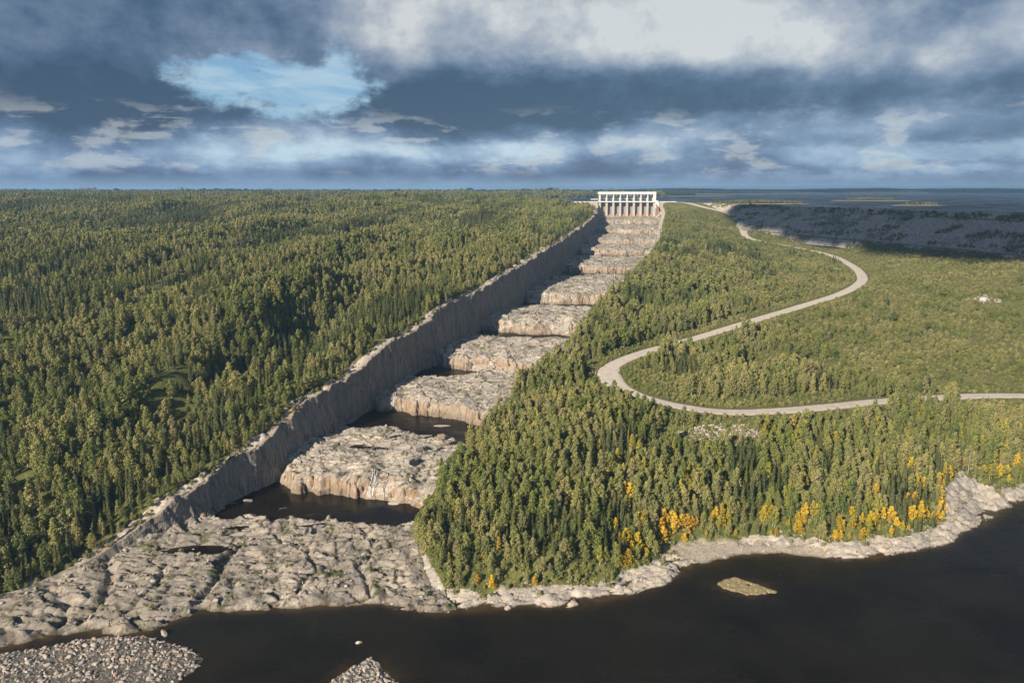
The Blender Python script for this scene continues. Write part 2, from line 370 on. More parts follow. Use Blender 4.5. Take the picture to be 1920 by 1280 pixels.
def raw_mesh(name, verts, faces, mi=None, smooth=False):
    me = bpy.data.meshes.new(name); me.from_pydata([tuple(v) for v in verts], [], faces)
    if mi is not None: me.polygons.foreach_set('material_index', np.array(mi, dtype=np.int32))
    if smooth: me.polygons.foreach_set('use_smooth', np.ones(len(me.polygons), bool))
    me.update(); return me
class MB:
    def __init__(s): s.v = []; s.f = []
    def box(s, x0, x1, y0, y1, z0, z1):
        k = len(s.v)
        s.v += [(x0, y0, z0), (x1, y0, z0), (x1, y1, z0), (x0, y1, z0), (x0, y0, z1), (x1, y0, z1), (x1, y1, z1), (x0, y1, z1)]
        s.f += [tuple(k + q for q in t) for t in ((0, 3, 2, 1), (4, 5, 6, 7), (0, 1, 5, 4), (1, 2, 6, 5), (2, 3, 7, 6), (3, 0, 4, 7))]
        return s
    def prism(s, prof, x0, x1):
        """profile in (y, z) extruded along x"""
        k = len(s.v); n = len(prof)
        s.v += [(x0, a, b_) for a, b_ in prof] + [(x1, a, b_) for a, b_ in prof]
        s.f += [tuple(k + i for i in range(n - 1, -1, -1)), tuple(k + n + i for i in range(n))]
        for i in range(n): j = (i + 1) % n; s.f.append((k + i, k + j, k + n + j, k + n + i))
        return s
    def build(s, name, m, parent=None, bevel=0):
        me = raw_mesh(name, s.v, s.f)
        bm = bmesh.new(); bm.from_mesh(me); bmesh.ops.recalc_face_normals(bm, faces=bm.faces)
        if bevel: bmesh.ops.bevel(bm, geom=bm.edges[:], offset=bevel, segments=1, affect='EDGES')
        bm.to_mesh(me); bm.free()
        return link(name, me, m, parent)
def tag(o, label=None, cat=None, group=None, kind=None):
    if label: o['label'] = label
    if cat: o['category'] = cat
    if group: o['group'] = group
    if kind: o['kind'] = kind
    return o
def empty(name, loc):
    o = bpy.data.objects.new(name, None); C.objects.link(o); o.location = loc; o.empty_display_size = 1; return o

# ------------------------------------------------------------------ materials
def newmat(name):
    m_ = bpy.data.materials.new(name); m_.use_nodes = True; t = NT(m_.node_tree); t.n.clear()
    bs = t.new('ShaderNodeBsdfPrincipled'); o = t.new('ShaderNodeOutputMaterial', {0: bs.outputs[0]})
    bs.inputs['Roughness'].default_value = 0.9; bs.inputs['Specular IOR Level'].default_value = 0.2
    return m_, t, bs
def geo_pos(t): return t.new('ShaderNodeNewGeometry').outputs['Position']
def attr(t, name): return t.new('ShaderNodeAttribute', attribute_name=name).outputs['Fac']
def bump(t, bs, h, strength, dist):
    b_ = t.new('ShaderNodeBump', {'Height': h}); b_.inputs['Strength'].default_value = strength; b_.inputs['Distance'].default_value = dist
    t.l.new(b_.outputs[0], bs.inputs['Normal'])
def rock_color(t, P, warm=0.0):
    n1 = t.noise(P, 0.05, 6, 0.6); n2 = t.noise(P, 0.35, 7, 0.65, 0.4); n3 = t.noise(P, 1.6, 6, 0.7)
    grain = t.noise(t.scl(P, 0.25, 1.1, 1.3), 1.0, 7, 0.7, 0.5)
    c = t.mix(t.sm(n1, 0.38, 0.62), c4(0.51, 0.445, 0.375), c4(0.33, 0.30, 0.27))
    c = t.mix(t.sm(n2, 0.48, 0.70, 0, 0.7), c, c4(0.62, 0.56, 0.48))
    c = t.mix(t.sm(grain, 0.50, 0.62, 0, 0.6), c, c4(0.13, 0.12, 0.105))
    c = t.mix(t.sm(n3, 0.58, 0.70, 0, 0.6), c, c4(0.14, 0.13, 0.115))
    c = t.mix(t.sm(t.noise(P, 0.11, 5, 0.6, 0.6), 0.64, 0.74, 0, 0.7), c, c4(0.42, 0.20, 0.10))
    return c, n2, n3
# granite of the channel floor with stained step faces
M = {}
m_, t, bs = newmat('granite'); M['granite'] = m_
P = geo_pos(t); c, n2, n3 = rock_color(t, P)
nz_ = t.new('ShaderNodeSeparateXYZ', {0: t.new('ShaderNodeNewGeometry').outputs['True Normal']}).outputs[2]; fc = t.m('MULTIPLY', t.sm(nz_, 0.72, 0.45), t.m('ADD', 0.25, attr(t, 'face'))); crk = attr(t, 'crack'); yy_ = t.new('ShaderNodeSeparateXYZ', {0: P}).outputs[1]
c = t.mix(t.m('MULTIPLY', t.sm(yy_, 318, 290), t.sm(t.noise(t.scl(P, 0.35, 1.2, 1), 0.28, 7, 0.7, 0.8), 0.36, 0.60, 0.15, 0.85)), c, c4(0.20, 0.18, 0.155)); wet = attr(t, 'wet'); veg = attr(t, 'veg')
st = t.noise(t.scl(P, 1.0, 1.0, 0.10), 0.55, 6, 0.65, 0.3)
st2 = t.noise(t.scl(P, 1.0, 1.0, 0.08), 1.6, 4, 0.6)
fcol = t.mix(t.sm(st, 0.40, 0.60), c4(0.36, 0.29, 0.225), c4(0.25, 0.175, 0.115))
fcol = t.mix(t.sm(st, 0.50, 0.62, 0, 0.85), fcol, c4(0.28, 0.145, 0.06))
fcol = t.mix(t.sm(st2, 0.56, 0.70, 0, 0.7), fcol, c4(0.12, 0.10, 0.085))
fcol = t.mix(t.sm(n2, 0.60, 0.75, 0, 0.5), fcol, c4(0.44, 0.38, 0.31))
c = t.mix(t.m('MULTIPLY', t.m('MINIMUM', fc, 1.0), 0.85), c, fcol)
c = t.mix(t.m('MULTIPLY', crk, 0.9), c, c4(0.05, 0.045, 0.036))
c = t.mix(t.m('MULTIPLY', wet, 0.7), c, c4(0.07, 0.05, 0.03))
vg = t.sm(t.m('ADD', t.noise(P, 0.4, 5, 0.6), t.m('MULTIPLY', veg, 0.25)), 0.66, 0.76)
c = t.mix(t.m('MULTIPLY', vg, 0.8), c, c4(0.085, 0.095, 0.03))
t.l.new(c, bs.inputs['Base Color'])
bump(t, bs, t.m('ADD', t.m('MULTIPLY', n2, 1.0), t.m('MULTIPLY', n3, 0.5)), 0.8, 0.9)
# quarried cliff with upright drill marks
m_, t, bs = newmat('cliff_rock'); M['cliff'] = m_
P = geo_pos(t)
v1 = t.noise(t.scl(P, 1, 1, 0.06), 0.45, 7, 0.65, 0.2); v2 = t.noise(t.scl(P, 1, 1, 0.04), 1.8, 4, 0.6)
v3 = t.noise(P, 0.09, 5, 0.55); v4 = t.noise(P, 0.6, 6, 0.65)
c = t.mix(t.sm(v1, 0.38, 0.62), c4(0.37, 0.33, 0.29), c4(0.25, 0.22, 0.19))
c = t.mix(t.sm(v3, 0.5, 0.68, 0, 0.6), c, c4(0.36, 0.26, 0.19))
c = t.mix(t.sm(v2, 0.54, 0.66, 0, 0.8), c, c4(0.115, 0.10, 0.09))
c = t.mix(t.sm(v4, 0.60, 0.72, 0, 0.6), c, c4(0.13, 0.12, 0.10))
topm = attr(t, 'rim'); c = t.mix(t.m('MULTIPLY', topm, 0.5), c, c4(0.36, 0.29, 0.22))
wv = t.noise(t.scl(P, 0, 1, 0.012), 2.6, 3, 0.8); c = t.mix(t.sm(wv, 0.53, 0.60, 0, 0.6), c, c4(0.09, 0.08, 0.072)); c = t.mix(t.sm(wv, 0.44, 0.38, 0, 0.35), c, c4(0.40, 0.35, 0.30))
t.l.new(c, bs.inputs['Base Color']); bump(t, bs, t.m('ADD', v2, t.m('MULTIPLY', v4, 0.8)), 0.9, 0.8)
# forest floor / bank with bare rock, sand
m_, t, bs = newmat('forest_floor'); M['floor'] = m_
P = geo_pos(t); c, n2, n3 = rock_color(t, P)
rk = attr(t, 'rock'); be = attr(t, 'beach'); gr = attr(t, 'grass')
gn = t.noise(P, 0.12, 7, 0.65); gn2 = t.noise(P, 0.9, 5, 0.7)
gc = t.mix(t.sm(gn, 0.35, 0.65), c4(0.085, 0.10, 0.028), c4(0.16, 0.165, 0.048))
gc = t.mix(t.sm(gn2, 0.45, 0.7, 0, 0.7), gc, c4(0.030, 0.034, 0.012))
gc = t.mix(t.m('MULTIPLY', gr, t.sm(gn2, 0.3, 0.6)), gc, c4(0.15, 0.125, 0.06))
rb = t.sm(t.m('ADD', rk, t.m('MULTIPLY', t.m('SUBTRACT', gn2, 0.5), 0.9)), 0.42, 0.55)
c = t.mix(rb, gc, c)
sand = t.mix(t.sm(t.noise(P, 1.1, 8, 0.85), 0.42, 0.60), c4(0.48, 0.42, 0.35), c4(0.27, 0.225, 0.18))
c = t.mix(be, c, sand)
pz = t.new('ShaderNodeSeparateXYZ', {0: P}).outputs[2]
c = t.mix(t.m('MULTIPLY', t.sm(pz, 0.0, 0.45, 1, 0), 0.75), c, c4(0.07, 0.05, 0.03))
t.l.new(c, bs.inputs['Base Color']); bump(t, bs, t.m('ADD', n2, n3), 0.7, 0.7)
# far forest seen as a mass, its tones darkened in place of cloud shade
m_, t, bs = newmat('far_forest_ground'); M['farfloor'] = m_
P = geo_pos(t); gn = t.noise(t.scl(P, 1, 0.35, 1), 0.012, 8, 0.7)
c = t.mix(t.sm(gn, 0.35, 0.65), c4(0.020, 0.028, 0.014), c4(0.040, 0.048, 0.022))
pz = t.new('ShaderNodeSeparateXYZ', {0: P}).outputs[2]
c = t.mix(t.sm(pz, 130.4, 131.6, 1, 0), c, c4(0.40, 0.36, 0.30))
t.l.new(c, bs.inputs['Base Color']); bump(t, bs, t.noise(P, 0.06, 6, 0.7), 1.0, 8)
# gravel road
m_, t, bs = newmat('gravel_road'); M['road'] = m_
P = geo_pos(t); a_ = attr(t, 'across')
n = t.noise(P, 0.25, 6, 0.65); nf = t.noise(P, 2.5, 4, 0.7)
c = t.mix(t.sm(n, 0.4, 0.62), c4(0.54, 0.485, 0.42), c4(0.46, 0.41, 0.355))
c = t.mix(t.sm(nf, 0.5, 0.7, 0, 0.35), c, c4(0.28, 0.25, 0.22))
ruts = t.m('MULTIPLY', t.sm(t.m('ABSOLUTE', t.m('SUBTRACT', t.m('ABSOLUTE', a_), 0.38)), 0.05, 0.13, 1, 0), 0.45)
c = t.mix(ruts, c, c4(0.54, 0.49, 0.43))
edge = t.sm(t.m('ADD', t.m('ABSOLUTE', a_), t.m('MULTIPLY', t.m('SUBTRACT', nf, 0.5), 0.5)), 0.82, 0.98)
c = t.mix(edge, c, c4(0.22, 0.19, 0.12))
t.l.new(c, bs.inputs['Base Color']); bump(t, bs, nf, 0.4, 0.2)
# boulder, riprap, gravel
def stone_mat(name, a, b_, dark):
    m_, t, bs = newmat(name)
    P = geo_pos(t); rn = t.new('ShaderNodeObjectInfo').outputs['Random']
    c = t.mix(rn, a, b_); n = t.noise(P, 1.3, 6, 0.7)
    c = t.mix(t.sm(n, 0.5, 0.7, 0, 0.6), c, dark)
    c = t.mix(t.sm(rn, 0.86, 0.88, 0, 0.5), c, c4(0.40, 0.24, 0.16))
    t.l.new(c, bs.inputs['Base Color']); bump(t, bs, n, 0.6, 0.3); return m_
M['stone'] = stone_mat('boulder_rock', c4(0.46, 0.40, 0.34), c4(0.22, 0.20, 0.185), c4(0.13, 0.12, 0.105))
M['riprap'] = stone_mat('riprap_rock', c4(0.60, 0.54, 0.51), c4(0.36, 0.33, 0.32), c4(0.2, 0.19, 0.18))
m_, t, bs = newmat('riprap_bed'); M['riprapbed'] = m_
P = geo_pos(t); vo = t.new('ShaderNodeTexVoronoi', {'Vector': P}); vo.inputs['Scale'].default_value = 0.55
c = t.mix(vo.outputs['Color'], c4(0.24, 0.215, 0.20), c4(0.48, 0.44, 0.41), 'MIX')
c = t.mix(t.sm(t.noise(P, 0.03, 6, 0.6), 0.5, 0.62, 0, 0.7), c, c4(0.05, 0.06, 0.025))
t.l.new(c, bs.inputs['Base Color']); bump(t, bs, vo.outputs['Distance'], 0.8, 1.0)
m_, t, bs = newmat('gravel_bed'); M['gravelbed'] = m_
P = geo_pos(t); vo = t.new('ShaderNodeTexVoronoi', {'Vector': P}); vo.inputs['Scale'].default_value = 2.2
c = t.mix(t.new('ShaderNodeSeparateColor', {0: vo.outputs['Color']}).outputs[0], c4(0.05, 0.045, 0.04), c4(0.20, 0.18, 0.155))
pz = t.new('ShaderNodeSeparateXYZ', {0: P}).outputs[2]
c = t.mix(t.m('MULTIPLY', t.sm(pz, 0.0, 0.3, 1, 0), 0.6), c, c4(0.14, 0.10, 0.05))
t.l.new(c, bs.inputs['Base Color']); bump(t, bs, vo.outputs['Distance'], 0.8, 0.3)
# water
def water_mat(name, col, rough, bscale, bstr, stretch=(1, 1, 1), shoal=False):
    m_, t, bs = newmat(name); P = geo_pos(t)
    n = t.noise(P, 0.03, 4, 0.5)
    c = t.mix(t.sm(n, 0.4, 0.7), col, tuple(q * 0.55 for q in col[:3]) + (1,))
    if shoal: c = t.mix(t.m('MULTIPLY', t.m('POWER', attr(t, 'shallow'), 1.6), t.sm(t.noise(P, 0.16, 5, 0.6), 0.3, 0.6, 0.35, 1.0)), c, c4(0.062, 0.040, 0.018))
    t.l.new(c, bs.inputs['Base Color']); bs.inputs['Roughness'].default_value = rough
    bs.inputs['IOR'].default_value = 1.33; bs.inputs['Specular IOR Level'].default_value = 0.38
    bump(t, bs, t.noise(t.scl(P, *stretch), bscale, 3, 0.6), bstr, 0.3)
    t.l.new(t.sm(t.noise(t.scl(P, 0.5, 1.4, 1), 0.035, 5, 0.6), 0.38, 0.62, rough * 0.6, rough * 2.2), bs.inputs['Roughness']); return m_
M['river'] = water_mat('river_water', c4(0.0135, 0.0110, 0.0070), 0.14, 0.5, 0.2, (1, 1, 1), True)
M['pool'] = water_mat('pool_water', c4(0.012, 0.0082, 0.004), 0.2, 0.5, 0.25)
M['lake'] = water_mat('lake_water', c4(0.010, 0.014, 0.022), 0.35, 0.15, 1.0, (0.6, 1.6, 1))
m_, t, bs = newmat('falling_water'); M['fall'] = m_
bs.inputs['Base Color'].default_value = c4(0.75, 0.75, 0.74); bs.inputs['Roughness'].default_value = 0.4
# concrete, steel
def plain(name, col, rough=0.7, streak=None, dirt=0.35):
    m_, t, bs = newmat(name); P = geo_pos(t)
    n = t.noise(t.scl(P, 1, 1, 0.15), 0.35, 6, 0.65)
    c = t.mix(t.sm(n, 0.42, 0.68, 0, dirt), col, streak or tuple(q * 0.6 for q in col[:3]) + (1,))
    t.l.new(c, bs.inputs['Base Color']); bs.inputs['Roughness'].default_value = rough; return m_
M['concrete'] = plain('pier_concrete', c4(0.47, 0.42, 0.37), 0.85, c4(0.34, 0.26, 0.19), 0.6)
M['stained'] = plain('stained_concrete', c4(0.30, 0.16, 0.08), 0.8, c4(0.42, 0.30, 0.2), 0.8)
M['gate'] = plain('gate_steel', c4(0.26, 0.28, 0.31), 0.5)
M['white'] = plain('white_steel', c4(0.72, 0.72, 0.70), 0.5, None, 0.1)
M['palesteel'] = plain('pale_steel', c4(0.60, 0.61, 0.58), 0.5, None, 0.2)
M['grey_face'] = plain('dam_wing_gravel', c4(0.36, 0.32, 0.29), 0.95, c4(0.28, 0.2, 0.16), 0.7)
M['dark'] = plain('dark_opening', c4(0.04, 0.04, 0.045), 0.8)
M['post'] = plain('post_orange', c4(0.65, 0.22, 0.05), 0.6)
# foliage
def leaf(name, cols, big=None):
    m_, t, bs = newmat(name)
    rn = t.new('ShaderNodeObjectInfo').outputs['Random']
    cr = t.new('ShaderNodeValToRGB', {0: rn}); e = cr.color_ramp.elements
    e[0].color = c4(*cols[0]); e[1].color = c4(*cols[-1])
    for i, q in enumerate(cols[1:-1]):
        x_ = e.new((i + 1) / (len(cols) - 1)); x_.color = c4(*q)
    loc = t.new('ShaderNodeObjectInfo').outputs['Location']
    n = t.noise(loc, 0.02, 5, 0.6)
    c = t.mix(t.sm(n, 0.42, 0.60, 0, 0.75), cr.outputs[0], t.mix(1.0, cr.outputs[0], c4(0.62, 0.74, 0.55), 'MULTIPLY'))
    P = geo_pos(t); n2 = t.noise(P, 1.1, 3, 0.6)
    c = t.mix(t.sm(n2, 0.40, 0.65, 0, 0.5), c, t.mix(1.0, c, c4(1.5, 1.38, 1.15), 'MULTIPLY'))
    t.l.new(c, bs.inputs['Base Color']); bs.inputs['Roughness'].default_value = 0.75
    tr = t.new('ShaderNodeBsdfTranslucent', {0: c}); mx = t.new('ShaderNodeMixShader', {0: 0.22, 1: bs.outputs[0], 2: tr.outputs[0]})
    out = [q for q in t.n if q.type == 'OUTPUT_MATERIAL'][0]; t.l.new(mx.outputs[0], out.inputs[0])
    return m_
M['birch'] = leaf('birch_leaves', [(0.195, 0.218, 0.072), (0.275, 0.275, 0.098), (0.34, 0.308, 0.13), (0.225, 0.246, 0.084), (0.31, 0.275, 0.14), (0.155, 0.19, 0.068)])
M['spruce'] = leaf('spruce_needles', [(0.066, 0.086, 0.036), (0.105, 0.118, 0.046), (0.155, 0.154, 0.056), (0.080, 0.106, 0.054)])
M['willow'] = leaf('willow_leaves', [(0.29, 0.285, 0.115), (0.205, 0.22, 0.075), (0.35, 0.31, 0.155), (0.16, 0.185, 0.065)])
M['farspruce'] = leaf('distant_needles', [(0.030, 0.042, 0.022), (0.045, 0.055, 0.026), (0.036, 0.050, 0.030)])  # darker than spruce_needles: distant cloud shade is put into the colour
M['gold'] = leaf('golden_leaves', [(0.60, 0.39, 0.035), (0.64, 0.44, 0.045), (0.44, 0.34, 0.06), (0.50, 0.30, 0.04)])
M['lime'] = leaf('pale_yellow_leaves', [(0.36, 0.31, 0.06), (0.32, 0.30, 0.06), (0.42, 0.30, 0.06)])
M['dead'] = leaf('bare_twigs', [(0.22, 0.19, 0.15), (0.18, 0.15, 0.12)])
M['bark'] = plain('birch_bark', c4(0.50, 0.48, 0.43), 0.9)
M['darkbark'] = plain('spruce_bark', c4(0.10, 0.08, 0.06), 0.9)

# ================================================================== LARGE STRUCTURE
def steps(*seg):
    o = []
    for a, b_, d in seg: o += list(np.arange(a, b_, d))
    return np.array(o)
# ------------------------------------------------------------------ the channel floor
def channel_z(x, y):
    t_ = (x - L(y)) / (R(y) - L(y))
    base, lip, near, face = tread(y, t_, x)
    sd = shore_d(x, y)
    near0 = near
    ap = np.interp(sd, [-40, -0.5, 0, 2.5, 9, 30, 60], [-6, -0.3, 0.0, 2.2, 3.4, 6.2, 8.6])
    base = np.where(y < 320, np.minimum(base, ap), base)
    amp = np.interp(y, [230, 300, 420, 800, 1400], [1.1, 1.0, 0.66, 0.75, 0.85])
    rk = rocks(x, y) * amp
    wall = (x - (L(y) - 1))
    z = base + lip + np.where(y > 300, 0.7, 0.35 * ss(sd, 0, 4)) + rk * (1 - 0.35 * face) * (1 - near) * ss(sd, -2, 3)
    # pools
    lv = base
    z = z * (1 - near) + (lv - 1.6 + 0.5 * rk) * near
    # still tread pool next to the wall, rubble at its foot
    rub = np.exp(-np.clip(wall, 0, None) / 4.0) * ss(y, 285, 310)
    z = z + rub * (2.4 + 2.0 * fbm(x / 4, y / 4, 500, 3)) * (1 - 0.7 * near)
    z = np.where(y < 300, np.maximum(z, -5), z)
    # a straight gully cut by the last flood, and a brown rock pool
    gd, _ = poly_dist(x, y, [(-122, 291), (-126, 276), (-124, 262), (-127, 243)]); gd = np.abs(gd + 0.8 * fbm(x / 5, y / 5, 510, 2))
    z = z - 3.2 * np.exp(-(gd / 1.7) ** 2) * ss(sd, 0, 3) * (y < 292)
    gd, _ = poly_dist(x, y, [(-70, 300), (-62, 288), (-66, 272), (-58, 256)]); gd = np.abs(gd + 1.5 * fbm(x / 6, y / 6, 511, 2))
    z = z - 2.2 * np.exp(-(gd / 1.4) ** 2) * ss(sd, 0, 3)
    for gl, gw, gdp in (([(-178, 277), (-168, 262), (-164, 250), (-166, 238)], 2.2, 2.8), ([(-150, 272), (-146, 258), (-150, 243)], 1.3, 2.0), ([(-112, 296), (-92, 284), (-84, 270), (-88, 254)], 1.1, 2.0), ([(-190, 256), (-176, 246), (-172, 236)], 1.6, 2.2)):
        gd, _ = poly_dist(x, y, gl); gd = np.abs(gd + 1.6 * fbm(x / 6, y / 6, 513, 2)); z = z - gdp * np.exp(-(gd / gw) ** 2) * ss(sd, 0, 3)
    pd = ((x + 141) / 12) ** 2 + ((y - 284) / 4.0) ** 2
    z = np.where(pd < 2.5, z * (1 - ss(pd, 2.2, 0.7)) + 5.0 * ss(pd, 2.2, 0.7), z)
    return z, near, face, sd
ys = steps((196, 560, 0.52), (560, 800, 0.8), (800, 1504, 1.3))
ts = np.linspace(-0.015, 1.02, 262)
T_, Y_ = np.meshgrid(ts, ys)
X_ = L(Y_) + T_ * (R(Y_) - L(Y_))
Z_, near_, face_, sd_ = channel_z(X_, Y_)
veg_ = np.clip(fbm(X_ / 10, Y_ / 10, 520, 3) * 1.3, -1, 1) * (1 - face_)
wet_ = np.maximum(ss(Z_ - 0.35, 0.25, -0.1) * (Y_ < 300), near_ * 0.9)
me = grid_mesh('spillway_bedrock', X_, Y_, Z_, {'face': face_, 'wet': wet_, 'veg': veg_, 'crack': rocks(X_, Y_, 1, True)[1] * (1 - 0.6 * face_)}, smooth=False)
tag(link('bedrock_staircase', me, M['granite']), kind='structure', label='ten broad stepped ledges of pale cracked granite running down from the gates to the river')

# ------------------------------------------------------------------ the long quarried cliff on the left
def cliff_relief(y, z):
    b1 = _h(np.floor(y / 17 + 0.6 * vn(y / 40, 0 * y, 7)), 0 * y, 71) - 0.5
    b2 = _h(np.floor(y / 6.3 + 0.4 * vn(z / 9, y / 30, 8)), 0 * y, 72) - 0.5
    cr_ = ss(0.10, 0.0, np.abs(vn(y / 9 + 0.15 * z / 9, z / 40, 78)))
    r_ = 3.4 * b1 + 1.6 * b2 + 2.2 * fbm(y / 30, z / 50, 73, 3) + 0.25 * vn(y / 1.6, z / 14, 74) + 0.45 * fbm(y / 3, z / 3, 75, 3) - 1.4 * ss(np.abs(vn(y / 9 + 0.02 * z, z / 40, 78)), 0.08, 0.0)
    return r_ * ss(y, 262, 300)
ys = steps((258, 560, 0.6), (560, 900, 0.9), (900, 1506, 1.3)); ws_ = np.r_[np.linspace(0, 1, 30), [1.02, 1.05, 1.09]]
W_, Y_ = np.meshgrid(ws_, ys)
xf = L(Y_); tz = channel_z(L(Y_[:, 0]) + 2.0, Y_[:, 0])[0][:, None] - 2.5
jag = 1.3 * (_h(np.floor(Y_ / 4.2), 0 * Y_, 76) - 0.5) + 1.2 * fbm(Y_ / 9, 0 * Y_, 77, 3)
tz = np.minimum(tz, TOP(Y_) - 1.5)
topz = TOP(Y_) + jag * ss(Y_, 270, 300)
wc = np.clip(W_, 0, 1); Zc = tz + (topz - tz) * wc + (W_ > 1) * (-0.5 * (W_ - 1) * 10)
Xc = xf + 0.6 - 2.6 * wc + cliff_relief(Y_, Zc) - np.clip(W_ - 1, 0, 1) * 38
me = grid_mesh('cliff', Xc, Y_, Zc, {'rim': ss(W_, 0.94, 0.99)}, smooth=False)
tag(link('cliff', me, M['cliff']), kind='structure', label='long vertical grey rock cliff with drill marks on the left of the channel')

# ------------------------------------------------------------------ left plateau
LK = [(1505, 186), (1512, 110), (1530, 98), (2300, 100), (2560, 300), (2760, 620), (3500, 800), (4300, 1000), (9600, 1300)]
def LX2(y): return np.where(y < 1505, L(np.minimum(y, 1505)) - 3.2, np.interp(y, [p_[0] for p_ in LK], [p_[1] for p_ in LK]))
q_ = np.r_[np.arange(0, 8, 0.9), np.arange(8, 60, 2.2), np.arange(60, 420, 6), 420 * 1.032 ** np.arange(0, 100)]
ys = np.r_[steps((190, 420, 1.6), (420, 1500, 4)), [1500, 1505, 1506, 1510, 1514], 1518 * 1.011 ** np.arange(0, 172)]
Q_, Y_ = np.meshgrid(q_, ys); X_ = LX2(Y_) - Q_
X_ = X_ + np.where(Q_ < 1, cliff_relief(Y_, TOP(Y_)) * (Y_ < 1505) - 0.5, 0)
Z_, sd_ = leftground(X_, Y_, Q_)
Z_ = Z_ - 0.25 * (Q_ < 0.5) + 0.8 * rocks(X_, Y_) * ss(9 - Q_, 0, 3) * ss(Q_, 0, 1.5) * (Y_ < 900)
Z_ = Z_ + rocks(X_, Y_, 0.7) * ss(sd_, 16, 6) * ss(sd_, -1, 2) * ss(Q_, -0.5, 1.5) * (Y_ < 300)
Z_ = np.where(Y_ > 1508, Z_ * ss(Q_, 0, 12) + 127 * (1 - ss(Q_, 0, 12)), Z_)
rk_ = np.maximum(ss(Q_ + 5.0 * fbm(X_ / 11, Y_ / 11, 530, 3), 7, 3), ss(sd_, 20, 8) * (Y_ < 300)) * (Y_ < 1505)
gr_ = ss(Q_, 12, 5) * ss(Q_, 1, 4)
me = grid_mesh('left_plateau', X_, Y_, Z_, {'rock': rk_, 'grass': gr_, 'beach': 0 * rk_})
me.materials.append(M['floor']); me.materials.append(M['farfloor'])
cy = np.empty(len(me.polygons) * 3); me.polygons.foreach_get('center', cy); me.polygons.foreach_set('material_index', (cy[1::3] > 1500).astype(np.int32))
tag(link('ground', me), kind='structure', label='forest ground of the plateau left of the cliff')

# ------------------------------------------------------------------ right bank
xs = np.r_[np.arange(-62, 330, 1.05), np.arange(330, 700, 2.2)]; ys = steps((232, 340, 0.85), (340, 440, 1.6), (440, 760, 2.6), (760, 1512, 4))
X_, Y_ = np.meshgrid(xs, ys)
Z_, rk_, be_, sd_, dr_ = rightground(X_, Y_)
Z_ = np.maximum(Z_, -5)
keep = (X_ > R(Y_) - 8) & (sd_ > -6)
va_ = ss(X_ - 0.30 * (Y_ - 420), 120, 230) * ss(Y_, 400, 470); gr_ = np.maximum(ss(dr_, 13, 8), ss(fbm(X_ / 38, Y_ / 45, 823, 3) + 0.3 * va_ + 0.25 * ss(Y_, 900, 1200), 0.3, 0.5) * (Y_ > 440) * 0.75)
me = grid_mesh('right_bank', X_, Y_, Z_, {'rock': rk_, 'beach': be_, 'grass': gr_}, keep)
tag(link('ground', me, M['floor']), kind='structure', label='forest ground of the hillside right of the channel')

# ------------------------------------------------------------------ water
def plane(name, x0, x1, y0, y1, z, m, label, nx=1):
    me = raw_mesh(name, [(x0, y0, z), (x1, y0, z), (x1, y1, z), (x0, y1, z)], [(0, 1, 2, 3)])
    return tag(link(name, me, m), kind='structure', label=label)
xs = np.r_[[-2500, -1400, -800, -450], np.arange(-300, 340, 2.2), [380, 450, 600, 1000, 2500]]; ys = np.r_[[-1500, -600, -150, 80, 150], np.arange(186, 372, 1.8), [400, 440, 480]]
X_, Y_ = np.meshgrid(xs, ys); sdw = poly_dist(X_, Y_, SHORE)[0]; shl = np.exp(-np.clip(-sdw, 0, None) / 3.2)
for bc in ((-150, 212, 36, 13), (-50, 207, 12, 10), (98, 263, 14, 7)):
    shl = np.maximum(shl, np.exp(-np.clip(np.hypot((X_ - bc[0]) / bc[2], (Y_ - bc[1]) / bc[3]) - 0.7 + 0.35 * fbm(X_ / 8, Y_ / 8, 55, 3), 0, None) * 2.4) * 0.7)
tag(link('river', grid_mesh('river', X_, Y_, 0 * X_, {'shallow': shl}, smooth=False), M['river']), kind='structure', label='dark still river at the foot of the rocks')
plane('reservoir', 60, 9400, 1506, 5700, 130, M['lake'], 'wide dark blue reservoir behind the dam')
me = raw_mesh('reservoir', [(335, 1506, 130.0), (640, 500, 130.0), (9400, 500, 130.0), (9400, 1506, 130.0)], [(0, 1, 2, 3)])
tag(link('reservoir', me, M['lake']), kind='structure', label='reservoir water close behind the rockfill dam')
def face_y(k, t_): return FL[k] + (FR[k] - FL[k]) * t_
for k in range(10):
    tt = np.linspace(-0.01, 1.03, 90); f1 = face_y(k, tt)
    rows = []
    lo = face_y(k - 1, tt) + 36 if k else np.interp(tt, [0, .25, .5, .75, 1], [303, 300, 303, 301, 302])
    s_ = np.linspace(0, 1, 40)
    T_, S_ = np.meshgrid(tt, s_); Y_ = lo + (f1 + 5 - lo) * S_; X_ = L(Y_) + T_ * (R(Y_) - L(Y_))
    me = grid_mesh('pool_water', X_, Y_, 0 * X_ + LEV[k] - 0.25, smooth=False)
    tag(link('pool_water', me, M['pool']), kind='structure', label='dark brown pool at the foot of rock step')
me = raw_mesh('pool_water', [(-156, 279, 5.9), (-126, 280, 5.9), (-127, 290, 5.9), (-156, 289, 5.9)], [(0, 1, 2, 3)])
tag(link('pool_water', me, M['pool']), kind='structure', label='small brown rock pool below the low end of the cliff')

